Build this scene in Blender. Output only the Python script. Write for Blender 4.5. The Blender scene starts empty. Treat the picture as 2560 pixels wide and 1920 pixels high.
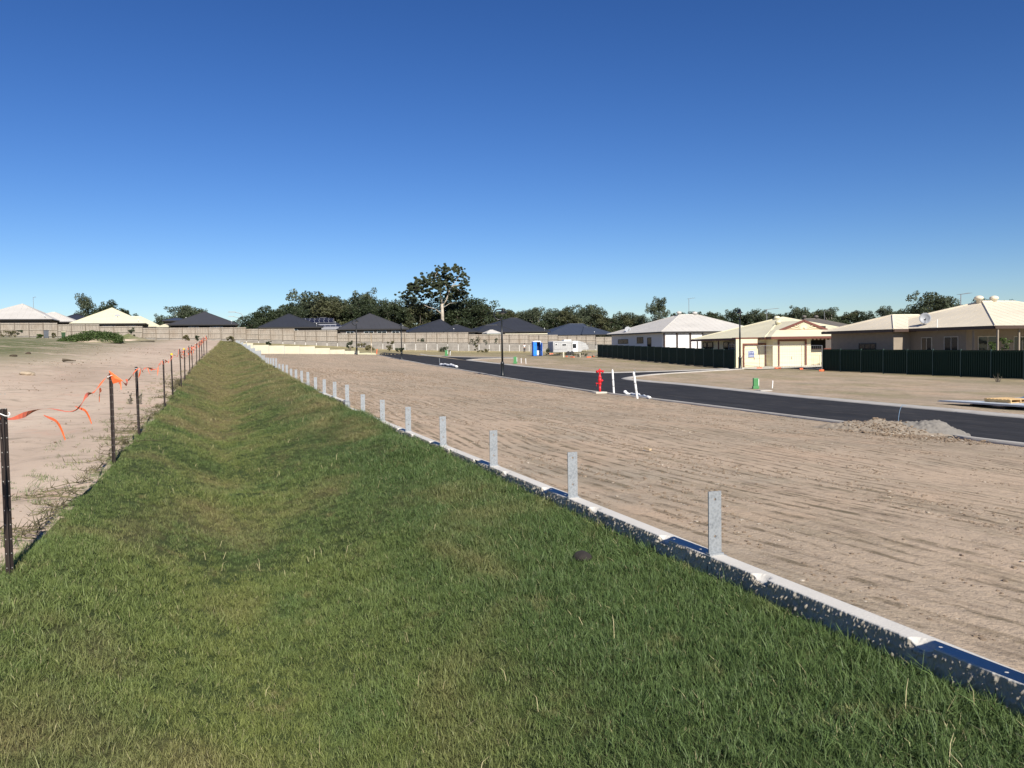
import bpy, bmesh, math, random
import numpy as np
from mathutils import Vector, Matrix

random.seed(7)
RNG = np.random.default_rng(7)
SC = bpy.context.scene
COL = SC.collection
R = math.radians

# ------------------------------------------------------------------ camera, sky, sun, exposure
ZC = 3.0                                   # eye height in world z; heights below are quoted relative to the eye
F = 2070.0 / 2560.0                        # focal length / picture width
cam_d = bpy.data.cameras.new('camera')
cam = bpy.data.objects.new('camera', cam_d); COL.objects.link(cam)
cam_d.sensor_width = 36.0; cam_d.lens = F * 36.0
cam_d.clip_start = 0.05; cam_d.clip_end = 9000
PITCH, ROLL = R(-2.41), R(-0.9)
CAMM = Matrix.Rotation(R(90) + PITCH, 4, 'X') @ Matrix.Rotation(ROLL, 4, 'Z')
cam.matrix_world = Matrix.Translation((0, 0, ZC)) @ CAMM
SC.camera = cam
SC.render.resolution_x, SC.render.resolution_y = 1024, 768

SUN_EL, SUN_AZ = R(37), R(21.8)            # light travels towards (-sin az, cos az)
world = bpy.data.worlds.new('World'); SC.world = world; world.use_nodes = True
wn, wl = world.node_tree.nodes, world.node_tree.links
bg = wn['Background']
sky = wn.new('ShaderNodeTexSky'); sky.sky_type = 'NISHITA'; sky.sun_disc = False
sky.sun_elevation = SUN_EL; sky.sun_rotation = math.pi - SUN_AZ
sky.altitude = 300; sky.air_density = 1.0; sky.dust_density = 0.0; sky.ozone_density = 2.0
hs = wn.new('ShaderNodeHueSaturation'); hs.inputs['Saturation'].default_value = 1.2
tn = wn.new('ShaderNodeMix'); tn.data_type = 'RGBA'; tn.blend_type = 'MULTIPLY'; tn.inputs[0].default_value = 1; tn.inputs[7].default_value = (.88, .965, 1.2, 1)   # white balance of the clear air
gm_ = wn.new('ShaderNodeGamma'); gm_.inputs[1].default_value = 1.25
wl.new(sky.outputs[0], hs.inputs['Color']); wl.new(hs.outputs[0], tn.inputs[6]); wl.new(tn.outputs[2], gm_.inputs[0]); wl.new(gm_.outputs[0], bg.inputs[0]); bg.inputs[1].default_value = 0.0335
sun_d = bpy.data.lights.new('sun', 'SUN'); sun = bpy.data.objects.new('sun', sun_d); COL.objects.link(sun)
sun_d.energy = 5.0; sun_d.angle = R(0.53); sun_d.color = (1.0, 0.94, 0.835)
sun.rotation_euler = Vector((-math.sin(SUN_AZ) * math.cos(SUN_EL), math.cos(SUN_AZ) * math.cos(SUN_EL), -math.sin(SUN_EL))).to_track_quat('-Z', 'Y').to_euler()
SC.view_settings.view_transform = 'Standard'; SC.view_settings.look = 'None'
SC.view_settings.exposure = 0.55; SC.view_settings.gamma = 1.0
SC.cycles.max_bounces = 6; SC.cycles.transparent_max_bounces = 8

# ------------------------------------------------------------------ frames: s across (right), t along the wall
TH = R(19.67)
U = np.array([-math.sin(TH), math.cos(TH)]); V = np.array([math.cos(TH), math.sin(TH)])
def W(s, t, z=0.0):
    return Vector((s * V[0] + t * U[0], s * V[1] + t * U[1], z + ZC))
def ST(x, y): return x * V[0] + y * V[1], x * U[0] + y * U[1]
ROTZ = TH                                  # rotation of the (s, t) frame

def interp(x, pts):
    return np.interp(x, [p[0] for p in pts], [p[1] for p in pts])
HL = [(-60, -1.52), (26, -1.5), (67, 0.0), (154, 2.3), (400, 1.0), (4000, -6)]
KL = [(-20, 0), (10, 0), (30, .04), (52, .085), (100, .05), (154, .028), (400, 0), (4000, 0)]
ZR = [(-60, -1.59), (3, -1.585), (8, -1.545), (12, -1.49), (15, -1.5), (17, -1.43), (22, -1.40), (29, -1.27), (38, -1.1), (48, -.87), (57, -.72), (64.8, -.38), (82, .05), (94, .5), (105, .9), (125, 1.35), (139, 1.6), (154, 1.95)]
WALL_S = 3.19
EDGE = [(-60, -1.37), (29, -1.37), (42, -1.2), (55, -.9), (67, -.5), (100, .2), (154, 1.0)]
COLS = [3.25, 20, 32, 45, 60]
ROWS = [(-60, [-1.45, -2.45, -2.5, -2.5, -2.4]), (24, [-1.47, -2.42, -2.48, -2.45, -2.35]), (40, [-1.38, -2.38, -2.42, -2.38, -2.2]),
        (63, [-1.12, -2.2, -2.22, -2.2, -2.0]), (100, [-.5, -1.65, -1.75, -1.6, -1.3]), (137.7, [0, -.35, -.8, -1.05, -.9]),
        (137.95, [1.35, .05, -.75, -1.05, -.9]), (154.25, [1.95, .95, 0.0, -.4, -.75]), (154.6, [2.5, 2.0, 1.65, 1.4, 1.15]),
        (200, [2.0, 1.5, 1.2, 1.0, .8]), (400, [1, .5, .3, .2, .2]), (4000, [-6, -6, -6, -6, -6])]
_rt = np.array([r[0] for r in ROWS], float); _rz = np.array([r[1] for r in ROWS], float)
def H(s, t):
    s = np.asarray(s, float); t = np.asarray(t, float); s, t = np.broadcast_arrays(s, t)
    hl = interp(t, HL); e = interp(t, EDGE)
    left = hl + np.clip(e - s, 0, 45) * interp(t, KL)
    zr = interp(t, ZR); f = np.clip((s - e) / (WALL_S - e), 0, 1)
    g = hl * (1 - f) + zr * f - (0.60 * np.clip(1 - t / 190, .35, 1)) / (1 + (np.abs(s - .1) / 1.35) ** 3.2) * (1 - f ** 8) * np.clip(f * 3.2, 0, 1) + np.clip((t - 8) / 3, 0, 1) * .13 * np.exp(-((s - 2.62) / .36) ** 2) * np.clip(.35 + .9 * np.sin(t * 1.15 + .6 * np.sin(t * .37)), 0, 1)
    sc = np.clip(s, 3.25, 60); out = np.zeros_like(s)
    cols = [np.interp(t, _rt, _rz[:, k]) for k in range(5)]
    r = cols[0].copy()
    for k in range(4):
        m = (sc >= COLS[k]) & (sc <= COLS[k + 1]); q = (sc - COLS[k]) / (COLS[k + 1] - COLS[k])
        r = np.where(m, cols[k] * (1 - q) + cols[k + 1] * q, r)
    back = t > 154.45
    lb = hl + np.clip(3.25 - s, 0, 45) * interp(t, KL) + .25
    out = np.where(s <= e, left, np.where(s <= WALL_S + .03, g, r))
    out = np.where(back & (s <= 3.25), lb, out)
    return out
def h(s, t): return float(H(s, t))

def ray(px, py):
    d = CAMM.to_3x3() @ Vector(((px - 1280) / 2070, (960 - py) / 2070, -1))
    return d
def at_t(px, py, T):
    """world point where the sight line meets the vertical plane t = T; returns s, t, z(rel)"""
    d = ray(px, py); s1, t1 = ST(d.x, d.y); k = T / t1
    return s1 * k, T, d.z * k
def at_s(px, py, S):
    d = ray(px, py); s1, t1 = ST(d.x, d.y); k = S / s1
    return S, t1 * k, d.z * k
def gnd(px, py, lo=3, hi=260):
    d = ray(px, py); s1, t1 = ST(d.x, d.y)
    ks = np.linspace(lo, hi, 6000); dz = d.z * ks - H(s1 * ks, t1 * ks)
    i = np.argmax(dz < 0) if (dz < 0).any() else len(ks) - 1
    k = ks[i]; return s1 * k, t1 * k, float(H(s1 * k, t1 * k))

# ------------------------------------------------------------------ numpy noise
_P = np.random.default_rng(3).random((256, 256))
def vn(x, y):
    xi = np.floor(x).astype(int); yi = np.floor(y).astype(int); fx = x - xi; fy = y - yi
    fx = fx * fx * (3 - 2 * fx); fy = fy * fy * (3 - 2 * fy)
    a = _P[xi & 255, yi & 255]; b = _P[(xi + 1) & 255, yi & 255]; c = _P[xi & 255, (yi + 1) & 255]; d = _P[(xi + 1) & 255, (yi + 1) & 255]
    return (a * (1 - fx) + b * fx) * (1 - fy) + (c * (1 - fx) + d * fx) * fy
def fbm(x, y, o=4):
    r = 0; a = .5
    for k in range(o):
        r = r + a * vn(x * 2 ** k + 17 * k, y * 2 ** k + 5 * k); a *= .5
    return r

# ------------------------------------------------------------------ materials
def _new(name):
    m = bpy.data.materials.new(name); m.use_nodes = True
    nt = m.node_tree; b = nt.nodes['Principled BSDF']; return m, nt, b
class NT:
    def __init__(s, nt): s.nt = nt; s.n = nt.nodes; s.l = nt.links
    def noise(s, vec, scale, detail=4, rough=.55, dist=0):
        n = s.n.new('ShaderNodeTexNoise'); n.inputs['Scale'].default_value = scale; n.inputs['Detail'].default_value = detail
        n.inputs['Roughness'].default_value = rough; n.inputs['Distortion'].default_value = dist
        if vec: s.l.new(vec, n.inputs['Vector'])
        return n.outputs['Fac']
    def ramp(s, f, stops):
        n = s.n.new('ShaderNodeValToRGB'); e = n.color_ramp.elements
        while len(e) < len(stops): e.new(.5)
        for i, (p, c) in enumerate(stops):
            e[i].position = p; e[i].color = (*c, 1) if len(c) == 3 else c
        s.l.new(f, n.inputs[0]); return n.outputs[0]
    def mix(s, f, a, b, mode='MIX'):
        n = s.n.new('ShaderNodeMix'); n.data_type = 'RGBA'; n.blend_type = mode
        for v, k in ((f, 0), (a, 6), (b, 7)):
            if hasattr(v, 'links') or hasattr(v, 'is_linked'): s.l.new(v, n.inputs[k])
            elif k == 0: n.inputs[0].default_value = v
            else: n.inputs[k].default_value = (*v, 1)
        return n.outputs[2]
    def math(s, op, a, b=None):
        n = s.n.new('ShaderNodeMath'); n.operation = op
        for v, k in ((a, 0), (b, 1)):
            if v is None: continue
            if hasattr(v, 'is_linked'): s.l.new(v, n.inputs[k])
            else: n.inputs[k].default_value = v
        return n.outputs[0]
    def mapping(s, vec, scale=(1, 1, 1), rot=(0, 0, 0), loc=(0, 0, 0)):
        n = s.n.new('ShaderNodeMapping'); n.inputs['Scale'].default_value = scale; n.inputs['Rotation'].default_value = rot; n.inputs['Location'].default_value = loc
        s.l.new(vec, n.inputs[0]); return n.outputs[0]
    def pos(s): return s.n.new('ShaderNodeNewGeometry').outputs['Position']
    def obj(s): return s.n.new('ShaderNodeTexCoord').outputs['Object']
    def stpos(s):   # world position turned into the (s, t) frame
        return s.mapping(s.pos(), rot=(0, 0, -TH))
    def bump(s, f, strength, dist, b):
        n = s.n.new('ShaderNodeBump'); n.inputs['Strength'].default_value = strength; n.inputs['Distance'].default_value = dist
        s.l.new(f, n.inputs['Height']); s.l.new(n.outputs[0], b.inputs['Normal']); return n
    def stx(s, p):
        q = s.n.new('ShaderNodeSeparateXYZ'); s.l.new(p, q.inputs[0]); return q.outputs[0]
    def band(s, f, a, c):
        n = s.n.new('ShaderNodeMapRange'); n.inputs[1].default_value = a; n.inputs[2].default_value = c; n.clamp = True
        s.l.new(f, n.inputs[0]); return n.outputs[0]
MATS = {}
def M(name, col=(.5, .5, .5), rough=.6, metal=0., var=.12, scale=3., bump=0., bscale=30., spec=.4):
    """plain painted / weathered surface with a little colour variation and relief"""
    if name in MATS: return MATS[name]
    m, nt, b = _new(name); k = NT(nt); o = k.obj()
    c = np.array(col); lo = tuple(np.clip(c * (1 - var), 0, 1)); hi = tuple(np.clip(c * (1 + var * .6), 0, 1))
    f = k.noise(o, scale, 5, .6)
    nt.links.new(k.ramp(f, [(.3, lo), (.7, hi)]), b.inputs['Base Color'])
    b.inputs['Roughness'].default_value = rough; b.inputs['Metallic'].default_value = metal
    b.inputs['Specular IOR Level'].default_value = spec
    if bump: k.bump(k.noise(o, bscale, 4), bump, .01, b)
    MATS[name] = m; return m

def mat_sand():
    m, nt, b = _new('left_sand'); k = NT(nt); p = k.stpos()
    big = k.noise(k.mapping(p, (1, .55, 1)), .22, 4, .6); med = k.noise(p, 2.2, 5, .6); fine = k.noise(p, 38, 4, .7)
    c = k.ramp(big, [(.3, (.38, .295, .225)), (.5, (.475, .375, .29)), (.7, (.53, .43, .335))])
    c = k.mix(k.band(k.noise(p, .8, 5, .65), .56, .7), c, (.47, .335, .255))
    c = k.mix(k.math('MULTIPLY', k.band(med, .52, .72), .5), c, (.27, .215, .165))
    c = k.mix(k.math('MULTIPLY', k.band(fine, .6, .75), .45), c, (.2, .155, .115))
    c = k.mix(k.math('MULTIPLY', k.band(k.noise(k.mapping(p, (.7, 1.5, 1), loc=(3, 3, 0)), 1.1, 6, .72), .55, .66), .6), c, (.2, .165, .12))
    far = k.noise(k.mapping(p, (.5, 1.6, 1)), .35, 5, .7)
    sep = nt.nodes.new('ShaderNodeSeparateXYZ'); nt.links.new(p, sep.inputs[0])
    gm = k.math('MULTIPLY', k.band(sep.outputs[1], 36, 52), k.math('MULTIPLY', k.band(far, .36, .50), k.band(sep.outputs[0], -5, -11)))
    gr = k.ramp(k.noise(p, 3, 5, .7), [(.3, (.085, .1, .04)), (.6, (.16, .165, .08)), (.8, (.3, .26, .17))])
    c = k.mix(gm, c, gr)
    nt.links.new(c, b.inputs['Base Color']); b.inputs['Roughness'].default_value = .95; b.inputs['Specular IOR Level'].default_value = .15
    tr = k.noise(k.mapping(p, (5.5, .3, 1)), 1.0, 3, .5, .6)
    hh = k.math('ADD', k.math('MULTIPLY', k.noise(p, 14, 6, .7), .6), k.math('MULTIPLY', tr, .5))
    k.bump(hh, .55, .03, b); return m
def mat_pad(name='pad_soil', lot=False):
    m, nt, b = _new(name); k = NT(nt); p = k.stpos()
    wob = nt.nodes.new('ShaderNodeVectorMath'); wob.operation = 'ADD'
    n3 = nt.nodes.new('ShaderNodeTexNoise'); n3.inputs['Scale'].default_value = .09; n3.inputs['Detail'].default_value = 2
    nt.links.new(p, n3.inputs['Vector'])
    sc = nt.nodes.new('ShaderNodeVectorMath'); sc.operation = 'SCALE'; sc.inputs['Scale'].default_value = 3.2
    nt.links.new(n3.outputs['Color'], sc.inputs[0]); nt.links.new(p, wob.inputs[0]); nt.links.new(sc.outputs[0], wob.inputs[1])
    q = wob.outputs[0]
    streak = k.noise(k.mapping(q, (1.25, .05, 1), rot=(0, 0, R(-4))), 2.0, 5, .62)      # tracked lines along the pad
    streak2 = k.noise(k.mapping(q, (1.0, .07, 1), rot=(0, 0, R(5)), loc=(31, 7, 0)), 5.5, 4, .6)
    def wave(vec, rot, sc_, dist):
        w = nt.nodes.new('ShaderNodeTexWave'); w.wave_type = 'BANDS'; w.bands_direction = 'X'; w.inputs['Scale'].default_value = sc_; w.inputs['Distortion'].default_value = dist
        w.inputs['Detail'].default_value = 3; w.inputs['Detail Scale'].default_value = .8; nt.links.new(k.mapping(vec, (1, .12, 1), rot=(0, 0, rot)), w.inputs['Vector']); return w.outputs['Fac']
    wv = wave(q, R(-2), 1.25, .7); wv2 = wave(q, R(4), .8, 1.0)
    brk = k.noise(k.mapping(p, (1, .35, 1)), 1.7, 5, .65)
    fine = k.noise(p, 26, 5, .7)
    big = k.noise(k.mapping(p, (1, .3, 1)), .16, 4, .6)
    c = k.ramp(big, [(.32, (.335, .27, .20)), (.5, (.415, .325, .24)), (.68, (.46, .35, .255))])
    c = k.mix(k.math('MULTIPLY', k.band(k.noise(p, .45, 4, .6), .52, .66), .45), c, (.46, .325, .225))
    c = k.mix(k.math('MULTIPLY', k.band(k.noise(p, .33, 3, .6), .55, .7), .7), c, (.33, .285, .22))
    gr = (.19, .165, .11) if not lot else (.2, .185, .12)
    s1 = k.math('MULTIPLY', k.band(streak, .50, .585), k.band(brk, .38, .52))
    s2 = k.math('MULTIPLY', k.band(streak2, .52, .58), k.band(k.noise(k.mapping(p, (1.3, .5, 1), loc=(3, 9, 0)), 2.6, 5, .7), .46, .56))
    c = k.mix(k.math('MULTIPLY', s1, .32 if not lot else .45), c, gr)
    c = k.mix(k.math('MULTIPLY', s2, .35), c, (.135, .10, .07))
    c = k.mix(k.math('MULTIPLY', k.band(fine, .6, .72), .45), c, (.13, .1, .07))
    c = k.mix(k.math('MULTIPLY', k.band(k.noise(p, 60, 2, .6), .68, .76), .6), c, (.6, .54, .45))
    if lot:
        sep = nt.nodes.new('ShaderNodeSeparateXYZ'); nt.links.new(p, sep.inputs[0])
        gm = k.math('MULTIPLY', k.band(sep.outputs[0], 38, 46), k.band(k.noise(k.mapping(p, (1, .3, 1)), .5, 5, .7), .4, .6))
        gm = k.math('MAXIMUM', gm, k.math('MULTIPLY', k.band(sep.outputs[1], 118, 146), .85)); gm = k.math('MAXIMUM', gm, k.math('MULTIPLY', k.band(k.noise(k.mapping(p, (1, .45, 1), loc=(4, 4, 0)), .35, 6, .7), .48, .62), .65))
        c = k.mix(k.math('MULTIPLY', gm, .8), c, k.ramp(k.noise(p, 4, 4, .7), [(.35, (.15, .15, .06)), (.65, (.27, .235, .12))]))
    dash = k.band(k.noise(k.mapping(p, (1.6, 1.0, 1), loc=(5, 2, 0)), 3.0, 6, .75), .44, .56)
    l1 = k.math('MULTIPLY', k.math('MULTIPLY', k.band(wv, .66, .92), dash), k.band(k.noise(p, .5, 4, .6), .36, .5)); l2 = k.math('MULTIPLY', k.math('MULTIPLY', k.band(wv2, .8, .97), dash), k.band(k.noise(k.mapping(p, (1, 1, 1), loc=(9, 4, 0)), .4, 4, .6), .42, .55))
    c = k.mix(k.math('MULTIPLY', l1, .8 if not lot else .55), c, (.125, .098, .062)); c = k.mix(k.math('MULTIPLY', l2, .75 if not lot else .5), c, (.14, .115, .07))
    nt.links.new(c, b.inputs['Base Color']); b.inputs['Roughness'].default_value = .95; b.inputs['Specular IOR Level'].default_value = .15
    fine = k.math('ADD', fine, k.math('MULTIPLY', k.math('ADD', wv, wv2), -.55))
    hh = k.math('ADD', k.math('MULTIPLY', fine, .35), k.math('ADD', k.math('MULTIPLY', streak, -.9), k.math('MULTIPLY', streak2, -.7)))
    hh = k.math('ADD', hh, k.math('MULTIPLY', k.noise(p, 7, 5, .65), .6))
    k.bump(hh, .75, .06, b); return m
def grass_tint(k, p):
    """patchwork of lush, tired and straw coloured turf, in world space"""
    nt = k.nt
    sep = nt.nodes.new('ShaderNodeSeparateXYZ'); nt.links.new(p, sep.inputs[0])
    far = k.math('MULTIPLY', k.band(sep.outputs[1], 14, 42), .235)
    mid = k.noise(k.mapping(p, (1, .75, 1)), .62, 5, .62, .3)
    hollow = k.math('MULTIPLY', k.math('SUBTRACT', 1.0, k.math('MINIMUM', k.math('ABSOLUTE', k.math('SUBTRACT', sep.outputs[0], -.1)), 1.0)), .07)
    f = k.math('ADD', k.math('ADD', mid, far), k.math('SUBTRACT', hollow, .0))
    st = k.math('MULTIPLY', k.band(k.noise(k.mapping(p, (1, .8, 1), loc=(3, 8, 0)), 2.3, 5, .68), .60, .70), .8)
    return k.math('MAXIMUM', k.band(f, .52, .76), st), f
def mat_turf():
    m, nt, b = _new('turf_soil'); k = NT(nt); p = k.stpos(); g, _ = grass_tint(k, p)
    lush = k.ramp(k.noise(p, 9, 5, .7), [(.3, (.028, .042, .014)), (.7, (.07, .092, .034))])
    dry = k.ramp(k.noise(p, 14, 5, .7), [(.3, (.09, .078, .034)), (.7, (.2, .165, .08))])
    nt.links.new(k.mix(g, lush, dry), b.inputs['Base Color']); b.inputs['Roughness'].default_value = 1; b.inputs['Specular IOR Level'].default_value = .1
    k.bump(k.noise(p, 30, 5, .7), .8, .03, b); return m
def mat_grass():
    m, nt, b = _new('grass_blades'); k = NT(nt); p = k.stpos(); g, f = grass_tint(k, p)
    at = nt.nodes.new('ShaderNodeAttribute'); at.attribute_name = 'blade'
    sep = nt.nodes.new('ShaderNodeSeparateColor'); nt.links.new(at.outputs['Color'], sep.inputs[0])
    rnd = nt.nodes.new('ShaderNodeObjectInfo').outputs['Random']
    lush = k.mix(sep.outputs[0], (.056, .098, .029), (.182, .272, .088))
    lush = k.mix(k.math('MULTIPLY', rnd, .5), lush, (.26, .31, .10))
    lush = k.mix(k.math('MULTIPLY', k.band(k.stx(p), .9, 1.9), .5), lush, k.mix(sep.outputs[0], (.032, .066, .022), (.10, .17, .06)))      # thicker bank turf, with the slope's shade painted darker into it
    fr = k.math('MULTIPLY', k.band(k.noise(k.mapping(p, (1, .55, 1), loc=(7, 1, 0)), .9, 5, .65), .38, .54), k.math('SUBTRACT', 1.0, k.math('MINIMUM', 1.0, k.math('ABSOLUTE', k.math('MULTIPLY', k.math('ADD', k.stx(p), -.1), .55)))))
    lush = k.mix(k.math('MULTIPLY', fr, .8), lush, k.mix(sep.outputs[0], (.115, .14, .032), (.34, .37, .115)))
    dry = k.mix(sep.outputs[0], (.17, .155, .06), (.42, .36, .17))
    c = k.mix(k.math('MULTIPLY', g, .92), lush, dry)
    c = k.mix(k.band(sep.outputs[2], .93, .95), c, (.45, .40, .22))      # scattered straw blades
    c = k.mix(k.math('MULTIPLY', k.math('SUBTRACT', 1.0, sep.outputs[1]), .32), c, (.022, .034, .010))  # blade roots darkened: shade in the gaps painted into the colour
    nt.links.new(c, b.inputs['Base Color']); b.inputs['Roughness'].default_value = .5; b.inputs['Specular IOR Level'].default_value = .25
    tr = nt.nodes.new('ShaderNodeBsdfTranslucent'); nt.links.new(c, tr.inputs[0])
    mx = nt.nodes.new('ShaderNodeMixShader'); mx.inputs[0].default_value = .22
    nt.links.new(b.outputs[0], mx.inputs[1]); nt.links.new(tr.outputs[0], mx.inputs[2]); nt.links.new(mx.outputs[0], nt.nodes['Material Output'].inputs[0])
    return m
def mat_asphalt():
    m, nt, b = _new('asphalt'); k = NT(nt); p = k.stpos()
    f = k.noise(k.mapping(p, (1, .25, 1)), .9, 5, .65)
    c = k.ramp(f, [(.35, (.022, .022, .024)), (.65, (.034, .034, .037))])
    sc = k.math('MULTIPLY', k.band(k.noise(k.mapping(p, (3.2, .5, 1), rot=(0, 0, .3)), 1.2, 5, .7), .55, .7), .5)
    c = k.mix(sc, c, (.11, .1, .09))
    c = k.mix(k.math('MULTIPLY', k.band(k.noise(p, 90, 2), .6, .7), .3), c, (.09, .09, .09))
    nt.links.new(c, b.inputs['Base Color']); b.inputs['Roughness'].default_value = .9; b.inputs['Specular IOR Level'].default_value = .12
    k.bump(k.noise(p, 120, 3), .3, .005, b); return m
def mat_concrete(name, col, dark=.75):
    m, nt, b = _new(name); k = NT(nt); p = k.pos()
    f = k.noise(p, 1.1, 6, .65); c0 = np.array(col)
    c = k.ramp(f, [(.3, tuple(c0 * dark)), (.6, tuple(c0))])
    c = k.mix(k.math('MULTIPLY', k.band(k.noise(p, 45, 3, .7), .6, .75), .3), c, tuple(c0 * .55))
    nt.links.new(c, b.inputs['Base Color']); b.inputs['Roughness'].default_value = .85
    k.bump(k.noise(p, 60, 4), .3, .01, b); return m
def mat_galv():
    m, nt, b = _new('galvanised_steel'); k = NT(nt); p = k.obj()
    v = nt.nodes.new('ShaderNodeTexVoronoi'); v.inputs['Scale'].default_value = 55; nt.links.new(p, v.inputs[0])
    f = k.math('ADD', k.math('MULTIPLY', k.noise(p, 7, 5, .65), .75), k.math('MULTIPLY', v.outputs['Distance'], .4))
    nt.links.new(k.ramp(f, [(.3, (.19, .205, .22)), (.65, (.32, .34, .355))]), b.inputs['Base Color'])
    b.inputs['Metallic'].default_value = .35; b.inputs['Roughness'].default_value = .5; return m
def mat_timber(name='weathered_palings', base=(.30, .26, .215)):
    m, nt, b = _new(name); k = NT(nt); p = k.stpos()
    a = np.array(base)
    st = k.noise(k.mapping(p, (9, 9, .6)), 1, 4, .6)
    c = k.ramp(st, [(.25, tuple(a * .55)), (.5, tuple(a)), (.75, tuple(a * 1.25))])
    c = k.mix(k.math('MULTIPLY', k.band(k.noise(p, .5, 4, .6), .5, .65), .5), c, tuple(a * np.array((.8, .72, .64))))
    nt.links.new(c, b.inputs['Base Color']); b.inputs['Roughness'].default_value = .9; return m
def mat_leaf(name, a, bcol):
    m, nt, b = _new(name); k = NT(nt); p = k.pos()
    at = nt.nodes.new('ShaderNodeAttribute'); at.attribute_name = 'leaf'
    sep = nt.nodes.new('ShaderNodeSeparateColor'); nt.links.new(at.outputs['Color'], sep.inputs[0])
    f = k.math('ADD', k.math('MULTIPLY', k.noise(p, .35, 3), .5), k.math('MULTIPLY', sep.outputs[0], .5))
    c = k.ramp(f, [(.25, a), (.7, bcol)])
    nt.links.new(c, b.inputs['Base Color']); b.inputs['Roughness'].default_value = .6; b.inputs['Specular IOR Level'].default_value = .3
    tr = nt.nodes.new('ShaderNodeBsdfTranslucent'); nt.links.new(c, tr.inputs[0])
    mx = nt.nodes.new('ShaderNodeMixShader'); mx.inputs[0].default_value = .15
    nt.links.new(b.outputs[0], mx.inputs[1]); nt.links.new(tr.outputs[0], mx.inputs[2]); nt.links.new(mx.outputs[0], nt.nodes['Material Output'].inputs[0])
    return m
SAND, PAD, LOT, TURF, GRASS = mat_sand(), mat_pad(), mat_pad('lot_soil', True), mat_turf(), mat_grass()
ASPH = mat_asphalt(); KERB = mat_concrete('kerb_concrete', (.42, .395, .36)); CONC = mat_concrete('path_concrete', (.6, .56, .47))
GALV = mat_galv(); PALE = mat_concrete('pale_sleeper', (.57, .545, .50), .85); SANDST = mat_concrete('cream_sleeper', (.56, .52, .39), .85)
SPLITF = mat_concrete('split_face_concrete', (.46, .41, .335), .55)  # split outer face toned darker and warmer than the top, shade painted in
OLDC = mat_concrete('old_concrete', (.27, .245, .215), .7)
TIMB = mat_timber(); RAIL = mat_timber('weathered_rail', (.36, .32, .265))
LEAF1 = mat_leaf('gum_leaves', (.034, .046, .026), (.105, .125, .072))
LEAF2 = mat_leaf('dark_leaves', (.017, .027, .013), (.056, .074, .034))
LEAF3 = mat_leaf('weed_leaves', (.02, .042, .010), (.085, .125, .035))
LEAF4 = mat_leaf('olive_leaves', (.034, .04, .018), (.10, .104, .05))
LEAF5 = mat_leaf('dry_leaves', (.06, .06, .022), (.16, .14, .06))
BARK = M('pale_bark', (.42, .37, .31), .9, var=.35, scale=1.5); DBARK = M('dark_bark', (.12, .1, .08), .95, var=.4)
BLACKP = M('black_post_paint', (.026, .018, .015), .6); BLACKL = M('black_lamp_paint', (.012, .014, .015), .35)
ORANGE = M('orange_tape', (.95, .19, .06), .5, var=.1); ORPL = M('orange_plastic', (.85, .19, .08), .5)
WHITE = M('white_plastic', (.8, .8, .78), .45, var=.06); YEL = M('yellow_cap', (.8, .55, .03), .5)
RED = M('red_paint', (.55, .015, .02), .35); GREENP = M('green_pillar', (.07, .24, .085), .5); GLASS = M('dark_glass', (.012, .014, .017), .12, spec=.6)
DARKIN = M('dark_opening', (.02, .02, .02), .9)

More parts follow.
